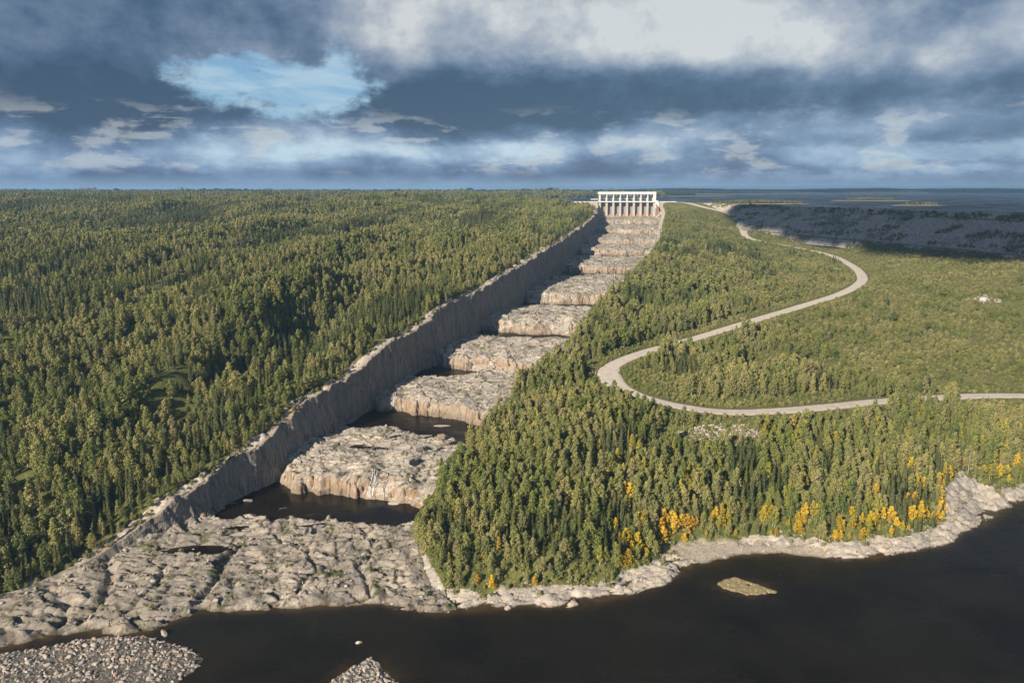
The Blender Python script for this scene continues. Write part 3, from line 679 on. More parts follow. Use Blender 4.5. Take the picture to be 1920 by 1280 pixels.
# ------------------------------------------------------------------ far shores, hills, islands
xs = np.r_[np.arange(700, 9300, 60.0)]; ys = np.r_[np.arange(3300, 5200, 40), np.arange(5200, 9700, 90)]
X_, Y_ = np.meshgrid(xs, ys)
sh = 4550 + 500 * fbm(X_ / 1500, 0 * X_, 601, 3) - 600 * ss(X_, 1900, 800) + 250 * fbm(X_ / 500, Y_ / 500, 602, 2)
d_ = Y_ - sh
Z_ = 130 + np.clip(d_ * 0.03, -8, 5) + ss(d_, 60, 1300) * (5 + 15 * fbm(X_ / 1300, Y_ / 900, 603, 4)) - ss(Y_, 5800, 9400) * 18
tag(link('far_hills', grid_mesh('far_hills', X_, Y_, Z_, smooth=False), M['farfloor']), kind='structure', label='low dark blue wooded hills across the reservoir')
xs = np.arange(-9200, 2000, 110.0); ys = np.arange(7600, 9700, 90.0); X_, Y_ = np.meshgrid(xs, ys)
Z_ = 100 + ss(Y_, 7600, 9000) * (16 + 13 * fbm(X_ / 1700, Y_ / 1500, 610, 4))
tag(link('far_hills', grid_mesh('far_hills', X_, Y_, Z_, smooth=False), M['farfloor']), kind='structure', label='low wooded hills on the horizon behind the forest')
ISL = [('pale_sand_island', 990, 1950, 105, 22, 3.2, 'long low island with a pale sand beach and yellow green trees in the reservoir', .62),
       ('dark_island', 820, 1425, 52, 9, 2.0, 'small dark wooded island in the reservoir close behind the dam', .75),
       ('wooded_point', 545, 1575, 112, 26, 4.0, 'wooded point of land jutting into the reservoir behind the dam', .95),
       ('shore_spit', 600, 3050, 330, 60, 4.0, 'long flat sandy spit across the water to the right of the gates', .6)]
for nm, cx_, cy_, rx_, ry_, h_, lab, tf in ISL:
    A_, B_ = np.meshgrid(np.linspace(-1.15, 1.15, 120), np.linspace(-1.3, 1.3, 30))
    X_ = cx_ + A_ * rx_; Y_ = cy_ + B_ * ry_
    rr = np.sqrt(A_ ** 2 + (B_ * 1.0) ** 2) + 0.16 * fbm(A_ * 3, B_ * 3 + cx_, 620, 3)
    Z_ = 130 + h_ * np.clip(1.02 - rr, -0.5, 1) * 1.6
    tag(link('island', grid_mesh(nm, X_, Y_, Z_), M['farfloor']), kind='structure', label=lab)

# ------------------------------------------------------------------ gravel road
def road_mesh(name, PC, half, m, label, lift=0.3, arr=None):
    PC = np.array(PC); n = len(PC); d = np.gradient(PC[:, :2], axis=0); d /= np.linalg.norm(d, axis=1)[:, None]
    nrm = np.stack([-d[:, 1], d[:, 0]], 1); hw = half if arr is None else arr
    off = np.linspace(-1, 1, 11); A_ = np.repeat(off[None], n, 0)
    X_ = PC[:, 0:1] + nrm[:, 0:1] * off * np.reshape(hw, (-1, 1)); Y_ = PC[:, 1:2] + nrm[:, 1:2] * off * np.reshape(hw, (-1, 1))
    Z_ = PC[:, 2:3] + lift - 0.55 * np.clip(np.abs(A_) - 0.82, 0, 1) / 0.18 + 0 * X_
    return tag(link(name, grid_mesh(name, X_, Y_, Z_, {'across': A_}), m), kind='structure', label=label)
RC = catmull(ROAD, 14)
hp = np.exp(-((np.hypot(RC[:, 0] - 62, RC[:, 1] - 428) / 22) ** 2))
road_mesh('road', RC, None, M['road'], 'pale winding gravel road with a hairpin bend', arr=5.7 + 3.0 * hp + 2.3 * ss(RC[:, 1], 1100, 1250) + 0.4 * vn(np.arange(len(RC)) / 9, 0 * RC[:, 0], 3))
toe = catmull([(402, 1070, 92.2), (455, 1000, 92), (469.9, 958, 91.5), (530, 885, 91), (580, 800, 90), (600, 740, 89)], 8)

# ------------------------------------------------------------------ rockfill dam
cp = catmull(CREST, 8); d = np.gradient(cp, axis=0); d /= np.linalg.norm(d, axis=1)[:, None]; nr = np.stack([-d[:, 1], d[:, 0]], 1)   # towards the lake
dam = empty('rockfill_dam', (float(cp[20, 0]), float(cp[20, 1]), 100)); tag(dam, 'long grey rockfill dam with a flat crest road beside the reservoir, lying in cloud shade', 'dam')
def dam_strip(name, prof, m, n_across, noise=0.0, kind=None):
    s_ = np.linspace(0, 1, n_across); o_ = np.interp(s_, np.linspace(0, 1, len(prof)), [p_[0] for p_ in prof]); z_ = np.interp(s_, np.linspace(0, 1, len(prof)), [p_[1] for p_ in prof])
    pts = catmull(CREST, 60); dd = np.gradient(pts, axis=0); dd /= np.linalg.norm(dd, axis=1)[:, None]; nn = np.stack([-dd[:, 1], dd[:, 0]], 1)
    X_ = pts[:, 0:1] + nn[:, 0:1] * o_; Y_ = pts[:, 1:2] + nn[:, 1:2] * o_; Z_ = z_[None] + 0 * X_
    if noise: Z_ = Z_ + noise * fbm(X_ / 5, Y_ / 5, 640, 4) * np.sin(np.pi * s_)[None] ** 0.3
    A_ = np.repeat(np.linspace(-1, 1, n_across)[None], len(pts), 0)
    me = grid_mesh(name, X_ - dam.location.x, Y_ - dam.location.y, Z_ - dam.location.z, {'across': A_})
    o = link(name, me, m, dam)
    return o
dam_strip('crest_road', [(-5.5, 136.0), (5.5, 136.0)], M['road'], 9)
dam_strip('downstream_face', [(-5.5, 135.9), (-31.7, 116.5), (-57.9, 97), (-74, 86)], M['riprapbed'], 70, 1.3)
dam_strip('upstream_face', [(5.5, 135.9), (22, 127)], M['riprapbed'], 12, 0.5)
dam_strip('toe_track', [(-60.5, 97.6), (-55.5, 97.9)], M['road'], 5)

# ------------------------------------------------------------------ spillway gates
GW = 14.55; GY = 1505
gs = empty('spillway_gate_structure', (187, GY, 104)); tag(gs, 'concrete spillway with eight gates between tall piers under a long white hoist gantry', 'spillway')
def px_(i): return i * GW
for i in range(9):
    wd = 4.4 if 0 < i < 8 else 5.0
    x0 = px_(i) - wd / 2
    mb = MB().prism([(0.0, 30.6), (-0.6, 16), (-2.2, 6), (-3.4, 0), (26, 0), (26, 30.6)], x0, x0 + wd)
    mb.build('pier' if 0 < i < 8 else 'abutment', M['concrete'], gs)
    cw = 1.15 if 0 < i < 8 else (1.5 if i == 0 else 2.9)
    for yy in (1.0, 9.0):
        MB().box(px_(i) - cw, px_(i) + cw, yy, yy + 1.6, 33.0, 47.4).build('column', M['palesteel'] if i < 8 else M['white'], gs)
for i in range(8):
    a, b_ = px_(i) + (2.2 if i else 2.5), px_(i + 1) - (2.2 if i < 7 else 2.5)
    MB().box(a, b_, 7.5, 8.6, 5, 27.6).build('gate', M['gate'], gs)
    for k in range(4): pass
    MB().prism([(-2.0, 0), (-1.2, 0.6), (0.6, 2.0), (2.4, 4.3), (4.4, 6.3), (6.6, 7.0), (7.4, 7.0), (7.4, 0)], a, b_).build('ogee_apron', M['stained'], gs)
    MB().box(a, b_, 3.0, 12, 27.6, 30.5).build('bridge_beam', M['gate'], gs)
    MB().box(a - 1.0, b_ + 1.0, 9.6, 10.2, 41.2, 42.0).build('crossbeam', M['palesteel'], gs)
    MB().box(a - 1.0, b_ + 1.0, 9.6, 10.2, 37.2, 37.8).build('crossbeam', M['palesteel'], gs)
    MB().box(a + 3.6, b_ - 3.6, 2.6, 8.4, 44.9, 47.3).build('hoist', M['palesteel'], gs)
MB().box(-4.5, 8 * GW + 4.8, -1.2, 14, 30.65, 32.0).build('deck', M['concrete'], gs)
MB().box(-5.0, 8 * GW + 5.2, -1.45, -1.2, 31.0, 33.1).build('parapet', M['white'], gs)
MB().box(-3.6, 8 * GW + 3.1, 0.2, 11.0, 47.45, 52.4).build('gantry_beam', M['white'], gs)
MB().box(8 * GW + 2.6, 8 * GW + 7.4, -2.5, 12, 18, 34.2).box(8 * GW + 7.4, 8 * GW + 10, -3, 10, 16, 31).build('abutment_block', M['white'], gs)
ww = MB().prism([(-3, 0), (-3, 27), (-22, 19), (-34, 8), (-34, 0)], 8 * GW + 3.2, 8 * GW + 4.6)
ww.build('training_wall', M['stained'], gs)
ww = MB().prism([(-3, 0), (-3, 28), (-16, 22), (-16, 0)], -6.5, -5.2); ww.build('training_wall', M['concrete'], gs)
# low dam wing left of the gates
wing = empty('dam_wing', (142, 1513, 120)); tag(wing, 'low gravel dam wing with a pale crest running left from the spillway gates', 'dam')
MB().prism([(-26, -6), (-5, 15.4), (6, 15.4), (12, 8), (12, -6)], -60, 40.4).build('embankment', M['grey_face'], wing)
MB().box(-60, 40, -5.0, -4.6, 15.45, 16.5).build('guard_rail', M['white'], wing)
wing = empty('dam_wing', (325, 1511, 120)); tag(wing, 'short gravel dam wing joining the right end of the gates to the hill', 'dam')
MB().prism([(-20, -4), (-3, 15.4), (7, 15.4), (14, 6), (14, -4)], -10.5, 26).build('embankment', M['grey_face'], wing)
MB().box(-10, 26, -3.0, -2.6, 15.45, 16.5).build('guard_rail', M['white'], wing)
sh_ = empty('crest_shed', (177, 1522, 136)); tag(sh_, 'small flat white roofed shed on the dam crest left of the gates', 'shed')
MB().box(-6, 5, -3, 3, 0.02, 4.0).build('wall', M['dark'], sh_); MB().box(-7.5, 7, -4, 4, 4.0, 5.4).build('roof', M['white'], sh_)
# rock wall right of the channel below the gates: little white hut and rubble in the valley
hz_ = float(rightground(np.array([420.0]), np.array([612.0]))[0][0])
hut = empty('utility_hut', (420, 612, hz_)); tag(hut, 'tiny white utility hut on a gravel patch in the bushes at the far right', 'hut')
MB().box(-1.7, 1.7, -1.4, 1.4, -0.3, 2.4).build('wall', M['palesteel'], hut); MB().prism([(-1.7, 2.4), (0, 3.0), (1.7, 2.4)], -1.9, 1.9).build('roof', M['palesteel'], hut)

# ================================================================== VEGETATION PROTOTYPES
def quads(cen, nrm_, size, r_, elong=1.0):
    n = len(cen); a = r_.normal(size=(n, 3)); u = np.cross(nrm_, a); u /= np.linalg.norm(u, axis=1)[:, None] + 1e-9; v = np.cross(nrm_, u)
    sz = np.reshape(size, (-1, 1)) * r_.uniform(0.65, 1.3, (n, 1)); k = r_.uniform(0.55, 1.0, (n, 1))
    P_ = np.stack([cen - u * sz * elong, cen - v * sz * k, cen + u * sz * elong + nrm_ * sz * 0.3, cen + v * sz * k], 1).reshape(-1, 3)
    return P_, [(4 * i, 4 * i + 1, 4 * i + 2, 4 * i + 3) for i in range(n)]
def unit(v): return v / (np.linalg.norm(v, axis=1)[:, None] + 1e-9)
def crown_round(seed, h, rad_, base, nlump, nleaf, size, conic=0.5):
    r_ = np.random.default_rng(seed); cen = []; nn = []
    for k in range(nlump):
        zz = base + (h - base) * (k + r_.uniform(0, 1)) / nlump
        s_ = (zz - base) / (h - base); prof = math.sin(math.pi * min(1, 0.16 + 0.84 * s_) ** (0.7 + conic * 0.3)) ** 0.8
        ang = k * 2.4 + r_.uniform(-0.5, 0.5); rr = rad_ * prof * r_.uniform(0.25, 0.85)
        lc = np.array([rr * math.cos(ang), rr * math.sin(ang), zz]); lr = rad_ * (0.26 + 0.26 * prof) * r_.uniform(0.75, 1.2)
        dirs = unit(r_.normal(size=(nleaf, 3)) + np.array([0, 0, 0.35])); 
        cen.append(lc + dirs * lr * r_.uniform(0.7, 1.08, (nleaf, 1)) * np.array([1, 1, 0.95])); nn.append(unit(dirs + 0.55 * r_.normal(size=(nleaf, 3))))
    return quads(np.vstack(cen), np.vstack(nn), size, r_)
def crown_spruce(seed, h, rad_, base, ntier, nb, size):
    r_ = np.random.default_rng(seed); cen = []; nn = []; sz = []
    for k in range(ntier):
        s_ = k / (ntier - 1); zz = base + (h - base) * s_ ** 0.92; R_ = rad_ * (1 - s_) ** 0.85 + 0.12
        n = max(3, int(nb * (1 - 0.75 * s_)))
        for j in range(n):
            a = 2 * math.pi * (j + r_.uniform(-.4, .4)) / n + k; rr0 = R_ * r_.uniform(0.75, 1.15)
            for q in ((0.45, 0.95) if R_ > 0.5 else (0.6,)):
                cen.append((rr0 * q * math.cos(a), rr0 * q * math.sin(a), zz - 0.28 * rr0 * q + r_.uniform(-.1, .1)))
                nn.append((math.cos(a) * 0.75, math.sin(a) * 0.75, 0.65)); sz.append(size * (0.5 + 0.6 * (1 - s_)))
    cen.append((0, 0, h + 0.1)); nn.append((1, 0, 0.2)); sz.append(size * 0.35)
    cen = np.array(cen); nn = unit(np.array(nn) + 0.3 * r_.normal(size=(len(nn), 3)))
    return quads(cen, nn, np.array(sz), r_)
def trunk_v(h, r0, lean=0.0, branches=0, seed=0, base=3):
    v = []; f_ = []
    def tube(p0, p1, ra, rb):
        k = len(v); ax = np.array(p1) - np.array(p0); ax = ax / np.linalg.norm(ax); a = np.cross(ax, (0.3, 1, 0.1)); a /= np.linalg.norm(a); b_ = np.cross(ax, a)
        for p_, r_ in ((p0, ra), (p1, rb)):
            for i in range(5):
                t_ = 2 * math.pi * i / 5; v.append(tuple(np.array(p_) + (a * math.cos(t_) + b_ * math.sin(t_)) * r_))
        for i in range(5): f_.append((k + i, k + (i + 1) % 5, k + 5 + (i + 1) % 5, k + 5 + i))
    tube((0, 0, -0.6), (lean * 0.5, 0, h * 0.5), r0, r0 * 0.7); tube((lean * 0.5, 0, h * 0.5), (lean, 0, h), r0 * 0.7, r0 * 0.2)
    rr = random.Random(seed)
    for k in range(branches):
        z0 = base + (h - base) * (k + 0.5) / branches; a = k * 2.3; l_ = (h - z0) * 0.3 + 0.8
        tube((lean * z0 / h, 0, z0), (lean * z0 / h + math.cos(a) * l_, math.sin(a) * l_, z0 + l_ * 0.7), r0 * 0.3, r0 * 0.08)
    return np.array(v), f_
PROTO = {}
def proto(kind, crown, trunk, lm, tm, name):
    cm = raw_mesh(name + '_crown', crown[0], crown[1]); cm.materials.append(lm)
    tm_ = raw_mesh(name + '_trunk', trunk[0], trunk[1], smooth=True); tm_.materials.append(tm)
    v = np.vstack([crown[0], trunk[0]]); n = len(crown[0]); f_ = list(crown[1]) + [tuple(q + n for q in t_) for t_ in trunk[1]]
    jm = raw_mesh(name, v, f_, [0] * len(crown[1]) + [1] * len(trunk[1])); jm.materials.append(lm); jm.materials.append(tm)
    PROTO.setdefault(kind, []).append((cm, tm_, jm))
for k in range(5):
    h = 10.5 + k * 0.5
    proto('birch', crown_round(100 + k, h - 0.6 + 0.5 * (k % 2), 2.15 + 0.25 * (k % 3), 2.0, 22, 44, 0.31, 0.2 + 0.3 * (k % 3)), trunk_v(h * 0.8, 0.16, 0.3, 5, k), M['birch'], M['bark'], 'birch')
    proto('spruce', crown_spruce(200 + k, h + 2.0, 1.3 + 0.25 * (k % 3), 1.0, 22, 11, 0.52), trunk_v(h + 1.2, 0.16), M['spruce'], M['darkbark'], 'spruce')
for k in range(3):
    proto('gold', crown_round(300 + k, 6.8 + k, 2.1, 1.0, 13, 30, 0.38, 0.2), trunk_v(7, 0.11, 0.2, 4, k, 1.5), M['gold'], M['bark'], 'golden_birch')
    proto('lime', crown_round(340 + k, 9 + k, 1.7, 2.4, 13, 30, 0.38), trunk_v(8.5, 0.13, 0.2, 4, k), M['lime'], M['bark'], 'yellowing_birch')
    proto('dead', crown_spruce(360 + k, 10 + k, 1.3, 1.0, 12, 5, 0.16), trunk_v(10 + k, 0.14, 0.2, 9, k, 1.5), M['dead'], M['bark'], 'bare_tree')
    proto('shrub', crown_round(400 + k, 2.6, 1.75, 0.25, 8, 26, 0.34), trunk_v(1.5, 0.06, 0.1, 4, k, 0.4), M['willow'], M['darkbark'], 'willow_bush')
    proto('birch_far', crown_round(500 + k, 9.0 + k * .6, 2.5, 1.2, 11, 22, 0.55), trunk_v(9, 0.16), M['birch'], M['bark'], 'birch_far')
    proto('spruce_far', crown_spruce(520 + k, 12 + k, 1.6, 0.8, 14, 7, 0.75), trunk_v(11, 0.15), M['spruce'], M['darkbark'], 'spruce_far')
    # heavier clumps for kilometres away
    proto('wood_far', crown_round(540 + k, 11, 9.5, 1.5, 34, 9, 2.3, 0.2), trunk_v(8, 0.3), M['farspruce'], M['bark'], 'wood_far')
def rock_proto(seed, sub=1, flat=0.7):
    bm = bmesh.new(); bmesh.ops.create_icosphere(bm, subdivisions=sub, radius=1.0); r_ = random.Random(seed)
    sx, sy, sz = r_.uniform(.8, 1.25), r_.uniform(.6, 1.0), flat * r_.uniform(.7, 1.15)
    # cut the ball with a few planes so that it has facets
    for k in range(7):
        n = Vector((r_.gauss(0, 1), r_.gauss(0, 1), r_.gauss(0, .8))).normalized(); d_ = r_.uniform(0.45, 0.8)
        for v in bm.verts:
            q = v.co.dot(n)
            if q > d_: v.co -= n * (q - d_)
    for v in bm.verts: v.co = Vector((v.co.x * sx, v.co.y * sy, v.co.z * sz)) * (1 + r_.uniform(-.05, .05))
    me = bpy.data.meshes.new('boulder'); bm.to_mesh(me); bm.free(); return me
ROCKS = [rock_proto(700 + k, 2) for k in range(8)]
for me in ROCKS: me.materials.append(M['stone'])
RIP = [rock_proto(730 + k, 1, 0.85) for k in range(5)]
for me in RIP: me.materials.append(M['riprap'])

def lib(name, meshes):
    c_ = bpy.data.collections.new(name)
    for i, me in enumerate(meshes):
        o = bpy.data.objects.new('%s_%02d' % (name, i), me); c_.objects.link(o)
    return c_
def scatter(name, P_, rot, sxy, sz, pick, coll, label, tilt=None):
    """one object holding a mass that nobody could count, as instances on points"""
    me = bpy.data.meshes.new(name); n = len(P_)
    me.vertices.add(n); me.vertices.foreach_set('co', np.asarray(P_, np.float32).ravel())
    for k, v in (('rz', rot), ('sxy', sxy), ('sz', sz)):
        a = me.attributes.new(k, 'FLOAT', 'POINT'); a.data.foreach_set('value', np.asarray(v, np.float32))
    a = me.attributes.new('pick', 'INT', 'POINT'); a.data.foreach_set('value', np.asarray(pick, np.int32))
    me.update(); o = link(name, me)
    ng = bpy.data.node_groups.new(name, 'GeometryNodeTree')
    ng.interface.new_socket('Geometry', in_out='INPUT', socket_type='NodeSocketGeometry'); ng.interface.new_socket('Geometry', in_out='OUTPUT', socket_type='NodeSocketGeometry')
    nd = ng.nodes; ln = ng.links; gi = nd.new('NodeGroupInput'); go = nd.new('NodeGroupOutput'); ip = nd.new('GeometryNodeInstanceOnPoints')
    ci = nd.new('GeometryNodeCollectionInfo'); ci.inputs['Collection'].default_value = coll; ci.inputs['Separate Children'].default_value = True; ci.inputs['Reset Children'].default_value = True
    def at_(nm, ty='FLOAT'):
        q = nd.new('GeometryNodeInputNamedAttribute'); q.data_type = ty; q.inputs['Name'].default_value = nm; return q.outputs['Attribute']
    cr_ = nd.new('ShaderNodeCombineXYZ'); ln.new(at_('rz'), cr_.inputs[2])
    cs = nd.new('ShaderNodeCombineXYZ'); sa = at_('sxy'); ln.new(sa, cs.inputs[0]); ln.new(sa, cs.inputs[1]); ln.new(at_('sz'), cs.inputs[2])
    ln.new(gi.outputs[0], ip.inputs['Points']); ln.new(ci.outputs[0], ip.inputs['Instance']); ip.inputs['Pick Instance'].default_value = True
    ln.new(at_('pick', 'INT'), ip.inputs['Instance Index']); ln.new(cr_.outputs[0], ip.inputs['Rotation']); ln.new(cs.outputs[0], ip.inputs['Scale'])
    ln.new(ip.outputs[0], go.inputs[0])
    md = o.modifiers.new('scatter', 'NODES'); md.node_group = ng
    return tag(o, label=label, kind='stuff')

# ================================================================== PLANTING
def jgrid(x0, x1, y0, y1, d, jit=0.9):
    gx, gy = np.meshgrid(np.arange(x0, x1, d), np.arange(y0, y1, d))
    gx = gx + rng.uniform(-jit / 2, jit / 2, gx.shape) * d; gy = gy + rng.uniform(-jit / 2, jit / 2, gy.shape) * d
    gx = gx.ravel(); gy = gy.ravel(); k = np.abs(gx) < 0.80 * gy + 70
    return gx[k], gy[k]
TREES = {k: [] for k in ('birch', 'spruce', 'gold', 'lime', 'dead', 'shrub')}    # x, y, z, scale xy, scale z, zone
FAR = {k: [] for k in ('birch_far', 'spruce_far', 'wood_far')}
def put(dst, kind, x, y, z, s_, sz=None, zone=0):
    if len(x) == 0: return
    sz = s_ if sz is None else sz
    dst[kind].append(np.stack([x, y, z, s_ * np.ones_like(x), sz * np.ones_like(x), zone * np.ones_like(x)], 1))
def left_species(x, y):
    a = rad(20); u = x * math.cos(a) - y * math.sin(a); v = x * math.sin(a) + y * math.cos(a)
    return fbm(u / 75, v / 260, 801, 3) + 0.25 * fbm(x / 25, y / 25, 802, 2) + 0.12 * ss(y, 600, 1300)
for (y0, y1, d, kinds) in ((196, 760, 3.6, ('birch', 'spruce')), (760, 1900, 4.1, ('birch_far', 'spruce_far')), (1900, 3600, 8.5, ('birch_far', 'spruce_far'))):
    x, y = jgrid(-0.8 * y1 - 70, 1000, y0, y1, d)
    q = LX2(y) - x; k = q > 5.0; x, y, q = x[k], y[k], q[k]
    z, sd = leftground(x, y, q)
    edge = 4.6 + 2.6 * fbm(x / 12, y / 12, 803, 2)
    op = fbm(x / 40, y / 70, 804, 3)
    k = (q > np.where(y < 1500, edge, 14)) & (sd > 20 + 5 * fbm(x / 14, y / 14, 805, 2)) & ~((op > 0.5) & (rng.uniform(size=len(x)) < 0.8))
    if y0 > 1500: k &= z > 129.5
    # a pale cut line far away near the horizon stays open
    k &= ~((np.abs(x + 0.362 * y + 0 * y) < 9) & (y > 1750) & (y < 3300))
    x, y, z, q = x[k], y[k], z[k], q[k]
    sp_ = left_species(x, y); isp = sp_ + rng.normal(0, 0.2, len(x)) > 0.25
    s_ = (0.5 + 0.75 * rng.uniform(size=len(x)) ** 1.3) * (1 + 0.25 * fbm(x / 60, y / 60, 806, 2)); s_ *= np.where(q < 16, 0.72, 1.0)
    s_ = s_ * (1 + (0.0 if y0 < 1500 else 0.5)); hz2 = s_ * (1 if y0 < 1500 else 0.72)
    for kk, mk in ((kinds[1], isp), (kinds[0], ~isp)):
        put(TREES if y0 < 500 else FAR, kk, x[mk], y[mk], z[mk] - 0.2, s_[mk] * (0.95 if 'spruce' in kk else 1), hz2[mk] * rng.uniform(0.85, 1.15, mk.sum()), 0)
x, y = jgrid(-7600, 1000, 3600, 9400, 22)
q = LX2(y) - x; k = q > 20; x, y, q = x[k], y[k], q[k]; z, sd = leftground(x, y, q); k = z > 60
zz = np.maximum(z, 100 + ss(y, 7600, 9000) * (16 + 13 * fbm(x / 1700, y / 1500, 610, 4)))
put(FAR, 'wood_far', x[k], y[k], zz[k] - 2, rng.uniform(1.0, 1.9, k.sum()), rng.uniform(0.6, 1.1, k.sum()))
# small shrubs along the rim of the cliff
x, y = jgrid(-260, 200, 230, 1300, 2.6); q = LX2(y) - x; k = (q > 1.5) & (q < 9) & (fbm(x / 6, y / 6, 811, 2) > -0.3); x, y, q = x[k], y[k], q[k]
z, sd = leftground(x, y, q); k = sd > 12; put(TREES, 'shrub', x[k], y[k], z[k] - .1, rng.uniform(0.3, 0.75, k.sum()), zone=0)

GOLDS = [(75, 297.7, 7), (82, 300, 5.5), (93.5, 297.7, 5), (162, 300, 7), (152, 299, 5), (175, 304, 6), (186, 308, 7), (140, 296, 4), (234, 342, 9), (226, 336, 6), (212, 318, 5), (84.7, 325, 5), (52, 283, 4)]
# right bank
def dam_clear(x, y):
    dc, _ = poly_dist(x, y, CREST); return dc
for (y0, y1, d) in ((236, 620, 3.35), (620, 1505, 4.1)):
    x, y = jgrid(-60, 700, y0, y1, d)
    k = x > R(y) - 2; x, y = x[k], y[k]
    z, rk, be, sd, dr = rightground(x, y); dc = dam_clear(x, y)
    u1 = rng.uniform(size=len(x))
    meadow = ((x - 85) / 26) ** 2 + ((y - 418) / 22) ** 2 < 1            # low scrub inside the hairpin
    scree = ((x - 106) / 30) ** 2 + ((y - 352) / 8) ** 2 < 1
    hutp = (x - 418) ** 2 + (y - 609) ** 2 < 15 ** 2
    valley = ss(x - 0.30 * (y - 420), 120, 230) * ss(y, 400, 470)        # open willow valley towards the dam
    upper = ss(y, 900, 1200)
    grassy = ((x - 436) / 16) ** 2 + ((y - 748) / 22) ** 2 < 1
    bx = x - R(y)
    ok = (dr > np.where(y < 520, 8.2, 9.5)) & (sd > 8.5 + 3 * fbm(x / 10, y / 10, 820, 2)) & (be < 0.5) & ~hutp & ~grassy & (dc < -63) & ~((rk > 0.6) & (y < 420)) & (z > 1.5)
    ok &= bx > np.where(y > 1150, 9, 1.0)
    opn = fbm(x / 38, y / 45, 823, 3) + 0.3 * valley + 0.25 * upper; ok &= ~((opn > 0.34) & (y > 440) & (rng.uniform(size=len(x)) < 0.92))
    small = meadow | scree | (dr < 18) | ((valley > 0.5) & (u1 < 0.45)) | ((upper > 0.3) & (u1 < 0.6)) | ((sd < 19) & (u1 < 0.5))
    sp_ = fbm(x / 45, y / 60, 821, 3) + 0.9 * np.exp(-(((x - 290) / 70) ** 2 + ((y - 880) / 110) ** 2)) + 0.25 * ss(dr, 30, 60) * (y < 380) * (x > 40) - 0.25 * valley
    isp = (sp_ + rng.normal(0, 0.18, len(x)) > 0.52)
    gold = (fbm(x / 11, y / 8, 822, 2) + 0.62 * np.exp(-((sd - 16) / 11) ** 2) * ss(x, 25, 70) + rng.normal(0, 0.15, len(x)) > 0.74) & (x > 15) & (y < 380) & (sd < 55) & (rng.uniform(size=len(x)) < .85)
    for gx, gy, gr in GOLDS: gold |= (np.hypot(x - gx, y - gy) < gr * (0.7 + 0.5 * rng.uniform(size=len(x)))) & (rng.uniform(size=len(x)) < 0.8)
    gold |= (sd < 30) & (x > -25) & (y < 300) & (rng.uniform(size=len(x)) < 0.04)
    lime = ~gold & (y < 400) & (rng.uniform(size=len(x)) < 0.035 + 0.09 * (x > 40))
    dead = rng.uniform(size=len(x)) < 0.012
    s_ = (0.48 + 0.68 * rng.uniform(size=len(x)) ** 1.2) * (1 - 0.3 * valley) * (1 - 0.3 * upper) * (1 + 0.55 * np.clip(fbm(x / 26, y / 30, 829, 3), -0.6, 0.9) * (y > 400))
    s_ = s_ * np.where(sd < 14, 0.7, 1)
    small &= ~((dr < 18) & (dr > 7.5) & (((x > 222) & (x < 272) & (y < 440)) | ((y > 800) & (y < 1090) & (x < 440))))
    big = ok & ~small
    if y0 > 600:
        put(FAR, 'spruce_far', x[big & isp], y[big & isp], z[big & isp] - .2, s_[big & isp] * 0.95, zone=1)
        mk = big & ~isp; vv = np.clip(valley[mk] + upper[mk], 0, 1); put(FAR, 'birch_far', x[mk], y[mk], z[mk] - .2, s_[mk] * (1 + 0.35 * vv), s_[mk] * (0.85 - 0.3 * vv), zone=1)
    else:
        g_ = ok & gold; big &= ~g_; small &= ~g_; put(TREES, 'gold', x[g_], y[g_], z[g_] - .2, s_[g_] * 0.95, zone=1)
        isp &= ~gold; l_ = big & lime & ~gold & ~isp; put(TREES, 'lime', x[l_], y[l_], z[l_] - .2, s_[l_], zone=1)
        d_ = big & dead & ~gold & ~lime; put(TREES, 'dead', x[d_], y[d_], z[d_] - .2, s_[d_], zone=1)
        mk = big & isp & ~d_; put(TREES, 'spruce', x[mk], y[mk], z[mk] - .2, s_[mk] * 0.92, zone=1)
        mk = big & ~isp & ~g_ & ~l_ & ~d_; put(TREES, 'birch', x[mk], y[mk], z[mk] - .2, s_[mk] * (1 + 0.3 * valley[mk]), s_[mk] * (1 - 0.3 * valley[mk]), zone=1)
    mk = ok & small & (rng.uniform(size=len(x)) < 0.85); put(TREES, 'shrub', x[mk], y[mk], z[mk] - .1, rng.uniform(0.5, 1.15, mk.sum()) * np.where(meadow[mk] | (dr[mk] < 15), 0.6, 1), zone=1)
# understorey of low bushes over the banks
x, y = jgrid(-60, 620, 245, 1500, 3.4); k = x > R(y) + 0.5; x, y = x[k], y[k]; z, rk, be, sd, dr = rightground(x, y); dc = dam_clear(x, y)
k = (dr > 6.6) & (sd > 5) & (be < .5) & (rng.uniform(size=len(x)) < np.where(rk > .5, 0.12, 0.75)) & (dc < -61) & ((x - 418) ** 2 + (y - 609) ** 2 > 14 ** 2) & (z > .8)
put(TREES, 'shrub', x[k], y[k], z[k] - .1, rng.uniform(0.35, 0.85, k.sum()), zone=1)
# bushes in the rocks of the channel
x, y = jgrid(-230, 330, 240, 1480, 4.0); t_ = (x - L(y)) / (R(y) - L(y)); k = (t_ > 0.02) & (t_ < 1); x, y = x[k], y[k]
z, nr_, fc_, sd = channel_z(x, y); k = (fbm(x / 9, y / 9, 830, 3) > 0.42) & (nr_ < .1) & (fc_ < .1) & (sd > 5) & (z > 1); put(TREES, 'shrub', x[k], y[k], z[k] - .15, rng.uniform(0.2, 0.6, k.sum()), zone=2)
